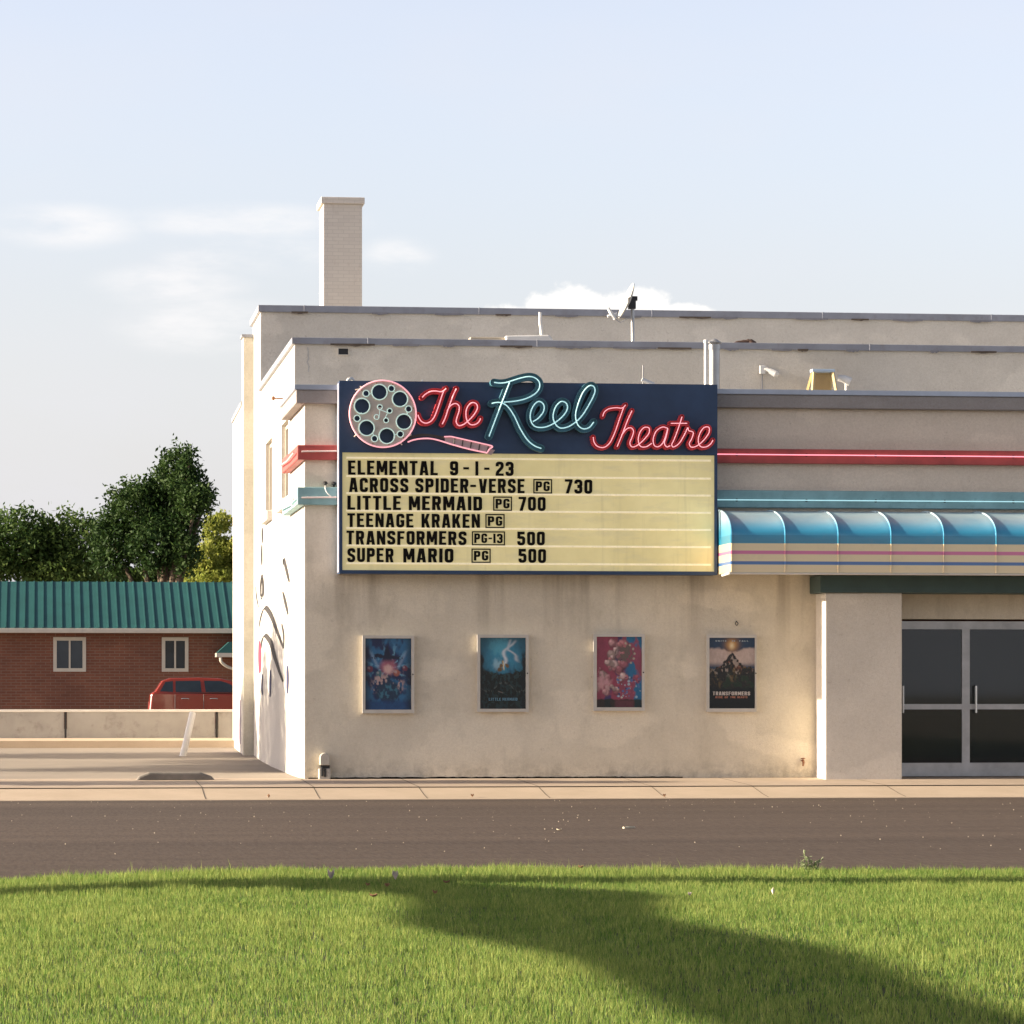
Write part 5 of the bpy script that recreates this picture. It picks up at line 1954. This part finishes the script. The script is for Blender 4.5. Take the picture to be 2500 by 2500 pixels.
wl_, wh = zs2 - G + .03, top - .11
mb = MB()
for poly in ([(-.62, wl_ + .02), (-.22, wl_), (-.22, wh), (-.45, wh - .03)], [(-.14, wl_), (.66, wl_), (.62, wh + .01), (-.14, wh)], [(.78, wl_), (2.05, wl_), (1.75, wl_ + .13), (1.42, wh - .05), (1.25, wh), (.74, wh + .01)]):
    g_ = MB()
    g_.add([on_side(a, b) for a, b in poly], [tuple(range(len(poly)))])
    g_.build('window', M['glass_dark'], CR)
seam = MB()
for x in (-.16, .72, 2.02):
    seam.tube([(XW + x, YK - .004, G + .42), (XW + x, YK - .004, zs2 - .04)], .006, 4)
    seam2 = seam
    seam.build('panel_gap', M['black'], CR)
    seam = MB()
seam.tube([(XW - .66, YK + .02, zs2 + .002), (XW + 2.1, YK + .02, zs2 + .002)], .014, 6)
seam.build('belt_trim', M['black'], CR)
for (a, b) in ((.02, .95), (.90, .95)):
    g_ = MB()
    z_ = px(500, 1706, YK).z
    g_.tube([(XW + a + .02, YK - .01, z_), (XW + a + .06, YK - .035, z_ + .01), (XW + a + .2, YK - .035, z_ + .01), (XW + a + .24, YK - .01, z_)], .018, 8)
    g_.build('handle', M['chrome'], CR, smooth=True)
g_ = MB()
g_.lathe([(.02, 0), (.09, .02), (.10, .08), (.06, .13)], (XW + 1.85, YK - .09, zs2 + .05), 12, axis='X')
g_.build('mirror', M['car'], CR, smooth=True)
for x in (XW, XW + 2.6):
    for y in (YK + .02, YK + 1.53):
        g_ = MB()
        g_.lathe([(.22, .0), (.31, .01), (.33, .04), (.33, .17), (.31, .2), (.22, .2)], (x, y - .02, G + .33), 28, axis='Y')
        wo = g_.build('wheel', M['tyre'], CR, smooth=True)
        g_ = MB()
        g_.lathe([(.05, -.01), (.2, .0), (.22, .02), (.22, .16)], (x, y - .025, G + .33), 20, axis='Y')
        g_.build('rim', M['galv'], wo, smooth=True)
g_ = MB()
g_.box(XW - .97, XW - .90, YK + .08, YK + .3, G + .75, G + .98)
g_.build('tail_light', M['red'], CR)

# ------------------------------------------------------------------ brick house with green metal roof
YH = 75.0
HS = thing('brick_house', 'brick house with green ribbed metal roof beyond the red car', 'house', (-2, YH, 0))
ze, zr2 = px(500, 1541, YH - .5).z, px(500, 1427, YH + 3.5).z
hx0, hx1 = px(-260, 1500, YH).x, px(820, 1500, YH).x
wx0, wx1 = px(395, 1600, YH).x, px(460, 1600, YH).x
wz0, wz1 = px(450, 1640, YH).z, px(450, 1556, YH).z
mb = MB()
w2 = [(wx0, wx1, wz0, wz1), (px(130, 1600, YH).x, px(210, 1600, YH).x, wz0, wz1)]
wall_open(mb, xz, hx0, hx1, -.1, ze, YH, YH + .25, w2)
mb.box(hx0, hx1, YH + 8, YH + 8.25, -.1, ze)
mb.box(hx0, hx0 + .25, YH + .25, YH + 8, -.1, ze)
mb.box(hx1 - .25, hx1, YH + .25, YH + 8, -.1, ze)
mb.build('wall', M['brick'], HS)
mb = MB()
yr = YH + 4.1
th = .10
for (ya_, yb_) in ((YH - .55, yr), (YH + 8.8, yr)):
    mb.add([(hx0 - .4, ya_, ze), (hx1 + .4, ya_, ze), (hx1 + .4, yb_, zr2), (hx0 - .4, yb_, zr2), (hx0 - .4, ya_, ze + th), (hx1 + .4, ya_, ze + th), (hx1 + .4, yb_, zr2 + th), (hx0 - .4, yb_, zr2 + th)],
           [(0, 1, 2, 3), (4, 5, 6, 7), (0, 1, 5, 4), (1, 2, 6, 5), (3, 0, 4, 7)])
x = hx0
while x < hx1 + .3:
    mb.add([(x - .02, YH - .56, ze + th), (x + .02, YH - .56, ze + th), (x + .02, yr, zr2 + th), (x - .02, yr, zr2 + th), (x - .02, YH - .56, ze + th + .028), (x + .02, YH - .56, ze + th + .028), (x + .02, yr, zr2 + th + .028), (x - .02, yr, zr2 + th + .028)],
           [(4, 5, 6, 7), (0, 1, 5, 4), (1, 2, 6, 5), (3, 0, 4, 7)])
    x += .32
mb.build('roof', M['roof_green'], HS)
mb = MB()
mb.box(hx0 - .4, hx1 + .4, YH - .66, YH - .562, ze - .07, ze + .09)
mb.box(hx0 - .38, hx1 + .38, YH - .56, YH - .001, ze - .035, ze - .012)
mb.build('gutter', M['trim'], HS, .02)
for i, (a, b, c_, d) in enumerate(w2):
    mb = MB()
    f = .12
    for (p_, q_, r_, s_) in ((a, a + f, c_, d), (b - f, b, c_, d), (a + f, b - f, c_, c_ + f), (a + f, b - f, d - f, d), ((a + b) / 2 - .03, (a + b) / 2 + .03, c_ + f, d - f)):
        mb.box(p_, q_, YH - .03, YH + .1, r_, s_)
    wo = mb.build('window', M['trim'], HS)
    mb = MB()
    mb.box(a + f, b - f, YH + .05, YH + .06, c_ + f, d - f)
    mb.build('pane', M['glass_dark'], wo)
# little porch roof at the right
pa = px(529, 1588, YH - 1.2)
mb = MB()
pz = px(545, 1594, YH - 1.4).z
mb.prism([(pa.x, pz), (pa.x + 3, pz), (pa.x + 2.6, pz + .5), (pa.x + .42, pz + .38)], lambda a, b, d: (a, d, b), YH - 1.4, YH - .002)
mb.build('porch_roof', M['roof_green'], HS)
mb = MB()
mb.box(pa.x - .02, pa.x + 3.02, YH - 1.46, YH - .002, pz - .14, pz - .002)
mb.tube(catmull([(pa.x + .12, YH - 1.4, pz - .14), (pa.x + .16, YH - 1.4, pz - .32), (pa.x + .42, YH - 1.3, pz - .50), (pa.x + .9, YH - 1.2, pz - .62)], 5), .05, 8)
mb.build('porch_gutter', M['trim'], HS)
mb = MB()
for xq in (pa.x + .9, pa.x + 2.8):
    mb.box(xq - .06, xq + .06, YH - 1.35, YH - 1.23, -.1, pz - .14)
mb.build('porch_post', M['trim'], HS)

# ------------------------------------------------------------------ trees
def leaf_cloud(lumps, count, size, seed, hollow=.55):
    """leaf-sized faces through the volume of a set of ellipsoid lumps (centre, radii)"""
    r_ = np.random.default_rng(seed)
    vol = np.array([l[1][0] * l[1][1] * l[1][2] for l in lumps]) ** .8
    pick = r_.choice(len(lumps), count, p=vol / vol.sum())
    cen = np.array([l[0] for l in lumps])[pick]
    rad = np.array([l[1] for l in lumps])[pick]
    d = r_.normal(size=(count, 3))
    d /= np.linalg.norm(d, axis=1, keepdims=True)
    rr_ = (hollow + (1 - hollow) * r_.random(count) ** .7)
    rr_ *= 1 + .22 * np.sin(d[:, 0] * 7 + pick) * np.sin(d[:, 2] * 6 + pick * 2.1) + .16 * r_.normal(size=count)
    P = cen + d * rad * rr_[:, None]
    # twigs: leaves gather round points
    P += r_.normal(size=(count, 3)) * size * .6
    a = r_.normal(size=(count, 3))
    a /= np.linalg.norm(a, axis=1, keepdims=True)
    b = np.cross(a, r_.normal(size=(count, 3)))
    b /= np.linalg.norm(b, axis=1, keepdims=True)
    s = size * r_.uniform(.6, 1.3, count)[:, None]
    V = np.stack([P - a * s, P + b * s * .45, P + a * s, P - b * s * .45], 1)
    tint = np.clip(r_.normal(.45, .25, count) + .15 * np.sin(pick * 2.4), 0, 1)
    return V, tint


def tree(name, loc, trunk_h, trunk_r, lumps, count, size, leaf, seed, label, group=None, extra_limbs=()):
    """lumps are relative to loc"""
    r_ = random.Random(seed)
    L = Vector(loc)
    TR = thing(name, label, 'tree', loc, group)
    mb = MB()
    top = max(l[0][2] for l in lumps)
    pts, rs = [], []
    for k in range(7):
        f = k / 6
        pts.append(L + Vector((r_.uniform(-.04, .04) * f * trunk_h, r_.uniform(-.04, .04) * f * trunk_h, f * (trunk_h + (top - trunk_h) * .6) - .1)))
        rs.append(trunk_r * (1.2 if k == 0 else 1) * (1 - (.5 if trunk_r > .4 else .75) * f))
    mb.tube(pts, rs, 12)
    base = L + Vector((0, 0, trunk_h * .85))
    for l in lumps:
        c_ = L + Vector(l[0])
        m = base.lerp(c_, .5) + Vector((r_.uniform(-.1, .1), r_.uniform(-.1, .1), r_.uniform(0, .15))) * trunk_h * .3
        mb.tube(catmull([base, m, c_], 4), [trunk_r * .5 * (1 - i / 9 * .8) for i in range(9)], 7)
    for pts_, r0, r1 in extra_limbs:
        q = catmull([L + Vector(p_) for p_ in pts_], 6)
        mb.tube(q, [r0 + (r1 - r0) * i / (len(q) - 1) for i in range(len(q))], 12)
    mb.build('trunk', M['bark'], TR, smooth=True)
    V, tint = leaf_cloud([(Vector(l[0]) + L, l[1]) for l in lumps], count, size, seed)
    n = len(V)
    o = tris_mesh('crown', V.reshape(-1, 3), np.arange(n * 4).reshape(-1, 4), [], np.repeat(tint, 4), leaf)
    o.parent = TR
    o.matrix_parent_inverse = Matrix.Translation(-L)
    return TR


def pix_lumps(items, Y, loc):
    """ellipsoid lumps given where and how large the photograph shows them at depth Y"""
    out = []
    k = (Y - CY) / F_PX
    for (u, v, ru, rv, dy) in items:
        p_ = px(u, v, Y + dy) - Vector(loc)
        out.append((tuple(p_), (ru * k, ru * k * 1.1, rv * k)))
    return out


YT1 = 92.0
loc = tuple(px(395, 1700, YT1).xy) + (-.1,)
loc = (px(395, 1700, YT1).x, YT1, -.1)
tree('leafy_tree', loc, 3.6, .32, pix_lumps([(455, 1190, 50, 55, 0), (425, 1150, 46, 60, 1), (462, 1130, 22, 45, -.5), (480, 1225, 45, 40, -1), (440, 1290, 55, 50, 0), (400, 1230, 70, 70, 2), (455, 1350, 35, 55, -1), (380, 1330, 70, 70, 0), (330, 1250, 70, 80, 1), (505, 1200, 22, 20, -.5), (280, 1330, 60, 80, 1)], YT1, loc),
     26000, .10, M['leaf_dark'], 3, 'large dark green tree rising left of the cinema above the green roof')
YT2 = 104.0
loc = (px(520, 1700, YT2).x, YT2, -.1)
tree('bright_tree', loc, 3.0, .2, pix_lumps([(515, 1300, 22, 45, 0), (540, 1275, 26, 24, 1), (545, 1360, 30, 50, 0), (500, 1370, 32, 45, -1), (470, 1390, 30, 40, 0), (560, 1400, 40, 35, 1), (600, 1350, 50, 55, 0), (530, 1410, 50, 20, -1)], YT2, loc),
     13000, .10, M['leaf_bright'], 5, 'smaller yellow green sunlit tree between the dark tree and the cinema')
YT3 = 112.0
loc = (px(180, 1700, YT3).x, YT3, -.1)
tree('leafy_tree', loc, 3.0, .28, pix_lumps([(190, 1330, 90, 80, 0), (110, 1350, 90, 80, 1), (40, 1330, 90, 90, 0), (150, 1400, 110, 50, 0), (-40, 1360, 90, 80, 0)], YT3, loc),
     20000, .12, M['leaf_mid'], 8, 'mid green tree at the far left behind the green roof')
# hedge strip that shows above the roof ridge
YT4 = 120.0
loc = (px(500, 1700, YT4).x, YT4, -.1)
tree('hedge', loc, 2.0, .2, pix_lumps([(470 + 40 * k, 1412, 40, 26, 0) for k in range(-9, 6)], YT4, loc),
     16000, .12, M['leaf_mid'], 9, 'dark hedge row showing just above the green roof ridge')

# trees that stand beyond the left edge and throw their shade on the lot, the flank and the lawn
tree('street_tree', (-9.0, -1.15, -.1), 1.0, .08, [((0, 0, 1.6), (.6, .62, .8)), ((0, .1, 2.6), (.5, .55, .8)), ((.1, -.1, 3.2), (.4, .4, .5))], 9000, .06, M['leaf_mid'], 12,
     'young street tree on the pavement left of the cinema corner')
tree('street_tree', (-11.0, 6.4, 0), 2.0, .12, [((0, -.6, 3.4), (1.3, 1.5, 1.5)), ((.2, .9, 3.9), (1.2, 1.2, 1.3)), ((0, .1, 2.7), (1.2, 1.7, .9)), ((0, 2.1, 3.2), (.9, .8, 1.0)), ((.3, 3.6, 3.5), (1.0, 1.1, 1.2)), ((0, 4.6, 3.2), (.8, .8, .8))], 19000, .09, M['leaf_mid'], 14,
     'rounded tree in the lot opposite the cinema flank')
tree('street_tree', (-13.0, 13.2, .1), 1.8, .12, [((0, 0, 3.0), (1.2, 1.1, 1.2)), ((0, .5, 3.6), (1.0, .9, .9))], 9000, .09, M['leaf_mid'], 15,
     'small tree at the far end of the lot by the raised walk')

BAND_Y = px_ground(1000, 2147, -.03).y
XT = -9.5
LIMB = []
g0, g1 = px_ground(1150, 2152, -.03), px_ground(1445, 2250, -.05)
for f in (0, .35, 1.0, 1.7, 2.4, 3.2):
    g = g0.lerp(g1, f)
    LIMB.append((.05 * math.sin(f * 5), g.y - BAND_Y, (g.x - XT) * math.tan(SUN_EL) + .08 + .05 * math.sin(f * 4)))
LIMB = [(0, 0, LIMB[0][2] - .35)] + LIMB[1:]
tree('shade_tree', (XT, BAND_Y, -.15), 9.4, .47, [((0, 0, 8.2), (2.6, 2.6, 1.6)), ((.6, -1.8, 8.6), (2.0, 2.0, 1.4)), ((-.4, 1.8, 9.0), (2.0, 2.0, 1.5)), ((0, 0, 10), (2.2, 2.2, 1.5)), ((3.5, -2, 9.0), (2.6, 3.0, 1.5)), ((7.5, -3, 9.2), (2.8, 3.2, 1.5)), ((11.5, -4, 9.4), (2.8, 3.4, 1.5)), ((4.5, -8, 8.6), (2.8, 3.0, 1.5)), ((8.5, -9, 8.8), (3.0, 3.0, 1.5)), ((12.5, -9.5, 9.0), (2.6, 3.0, 1.5)), ((15, -6, 9.6), (2.4, 3.0, 1.4)), ((6, -12.5, 8.4), (3.0, 2.6, 1.4)), ((1, -6, 8.6), (2.4, 3.0, 1.4))] + [((2 + 4.2 * i_, 1 - 4.4 * j_, 9.3 + .35 * ((i_ * 3 + j_) % 3)), (2.6, 2.7, 1.3)) for i_ in range(5) for j_ in range(6)], 120000, .17, M['leaf_dark'], 21,  # wide crown over the lawn is added out of view to block sky light
     'big old tree with a low limb on the lawn left of the view, its crown spread unseen to block sky light', None, [(LIMB, .24, .17)])

# ------------------------------------------------------------------ small things on the lawn and street
def leaf_thing(u, v, size, mat, label, rot, curl, D=None, street=None):
    if street is None:
        p_ = px_ground(u, v, -.01)
        z_ = float(lawn_h(p_.x, p_.y)) + .045
        p_ = px(u, v, p_.y)
        z_ = max(z_, p_.z - .01)
    else:
        p_ = px_ground(u, v, street)
        z_ = street + .012
    size *= .55
    mb = MB()
    n_ = 9
    vs = []
    for i in range(n_):
        f = i / (n_ - 1)
        w_ = size * .42 * math.sin(math.pi * min(1, f * .92 + .04)) ** .8
        for k in (-1, 0, 1):
            x_, y_ = (f - .5) * size, k * w_
            zz = curl * size * ((f - .5) ** 2 * 2 + (k * k) * .55) + .004
            vs.append((p_.x + x_ * math.cos(rot) - y_ * math.sin(rot), p_.y + x_ * math.sin(rot) + y_ * math.cos(rot), z_ + zz))
    fs = [(i * 3 + k, i * 3 + k + 1, i * 3 + k + 4, i * 3 + k + 3) for i in range(n_ - 1) for k in (0, 1)]
    mb.add(vs, fs)
    stp = MB()
    o_ = mb.build('fallen_leaf', mat)
    so = o_.modifiers.new('thick', 'SOLIDIFY')
    so.thickness = .003
    tag(o_, label, 'leaf', 'fallen leaves')


leaf_thing(808, 2146, .09, M['deadleaf_pale'], 'curled pale grey leaf in the shadow band at left', .4, 1.3)
leaf_thing(965, 2149, .09, M['deadleaf_pale'], 'pale folded leaf in the shadow near the first brown leaves', 2.0, 1.2)
leaf_thing(945, 2166, .08, M['deadleaf'], 'brown leaf at the shadow edge below the pale folded leaf', 1.0, .6)
leaf_thing(898, 2163, .06, M['deadleaf'], 'small brown leaf at the upper left tip of the sunny patch', 2.4, .6)
leaf_thing(912, 2188, .09, M['deadleaf'], 'flat orange brown leaf in sun by the limb shadow', .2, .4)
leaf_thing(1090, 2157, .08, M['deadleaf'], 'brown leaf in the shaded lawn, straight below the left edge of the second poster', .1, .4)
leaf_thing(1062, 2182, .06, M['deadleaf'], 'small brown leaf deep in the limb shadow', 2.5, .7)
leaf_thing(1418, 2117, .07, M['deadleaf'], 'dark brown leaf on the crest of the lawn', .1, .5)
leaf_thing(1887, 2185, .05, M['stick'], 'straw coloured leaf standing up in the sunny right part of the lawn', 1.3, 1.6)
leaf_thing(1684, 2188, .05, M['deadleaf_pale'], 'tiny pale leaf in the sunny right part of the lawn', .7, .8)
leaf_thing(1365, 2031, .10, M['stick'], 'yellow dry leaf on the asphalt left of the stick', 2.7, .3, street=-.19)
leaf_thing(1622, 1948, .09, M['deadleaf'], 'brown leaf on the kerb edge below the third poster', 2.0, .8, street=-.19)
leaf_thing(1153, 1948, .09, M['deadleaf'], 'dark leaf on the kerb edge below the second poster', 2.3, .8, street=-.19)
leaf_thing(656, 1951, .08, M['deadleaf'], 'orange leaf at the kerb edge left of the cinema corner', 1.3, 1.2, street=-.19)
a, b = px_ground(1522, 2025, -.185), px_ground(1549, 2024, -.185)
mb = MB()
mb.tube([a + Vector((0, 0, .015)), a.lerp(b, .5) + Vector((0, 0, .018)), b + Vector((0, 0, .014))], .015, 6)
tag(mb.build('loose_stick', M['stick']), 'pale straight stick lying on the asphalt', 'stick')

# loose pale chippings on the road
ng = 420
gx_, gy_ = rng.uniform(-12, 14, ng), rng.uniform(-21, -3.95, ng)
GV, GF = [], []
for i in range(ng):
    r0 = rng.uniform(.003, .0075) * (1.5 if rng.random() < .1 else 1)
    c0 = np.array([gx_[i], gy_[i], -.20 + .03 * max(0, 1 - abs(gy_[i] + 14.5) / 10.6) + r0 * .6])
    o0 = len(GV)
    GV += [c0 + np.array(d) * r0 * rng.uniform(.7, 1.3) for d in ((1, 0, 0), (-1, 0, 0), (0, 1, 0), (0, -1, 0), (0, 0, 1), (0, 0, -1))]
    GF += [[o0 + a for a in f] for f in ((0, 2, 4), (2, 1, 4), (1, 3, 4), (3, 0, 4), (2, 0, 5), (1, 2, 5), (3, 1, 5), (0, 3, 5))]
mb = MB()
mb.add(GV, GF)
o = mb.build('road_gravel', paint('pale_chippings', (.40, .34, .26), .85, .3, 3))
o['kind'] = 'stuff'
tag(o, 'pale loose chippings scattered over the dark asphalt road', 'gravel')

# weed at the lawn's edge
q = px_ground(1975, 2122, -.02)
wd = thing('roadside_weed', 'pale grey green weed standing at the lawn edge before the road', 'weed', (q.x, -27.1, -.08))
mb, V, tint = MB(), [], []
r_ = np.random.default_rng(4)
rr2 = random.Random(3)
for (u1, v1, u2, v2) in ((1968, 2120, 1964, 2084), (1972, 2120, 1975, 2092), (1985, 2122, 2003, 2098), (1978, 2122, 1990, 2106), (1970, 2120, 1955, 2104)):
    a, b = px(u1, v1, -27.1), px(u2, v2, -27.1)
    a.z = min(a.z, -.08)
    mb.tube([a, a.lerp(b, .5) + Vector((.01, 0, 0)), b], [.005, .004, .002], 5)
    for k in range(16):
        f = .3 + .7 * k / 15
        p_ = a.lerp(b, f)
        d = Vector((rr2.uniform(-1, 1), rr2.uniform(-1, 1), rr2.uniform(-.1, .8))).normalized() * rr2.uniform(.025, .05)
        s_ = d.cross(Vector((rr2.uniform(-1, 1), rr2.uniform(-1, 1), 1))).normalized() * .009
        V += [p_, p_ + d * .5 + s_, p_ + d, p_ + d * .5 - s_]
        tint += [rr2.random()] * 4
mb.build('stem', M['weed'], wd)
n = len(V) // 4
o = tris_mesh('foliage', np.array([tuple(v) for v in V]), np.arange(n * 4).reshape(-1, 4), [], tint, M['weed'])
o.parent = wd
o.matrix_parent_inverse = Matrix.Translation(-Vector(wd.location))
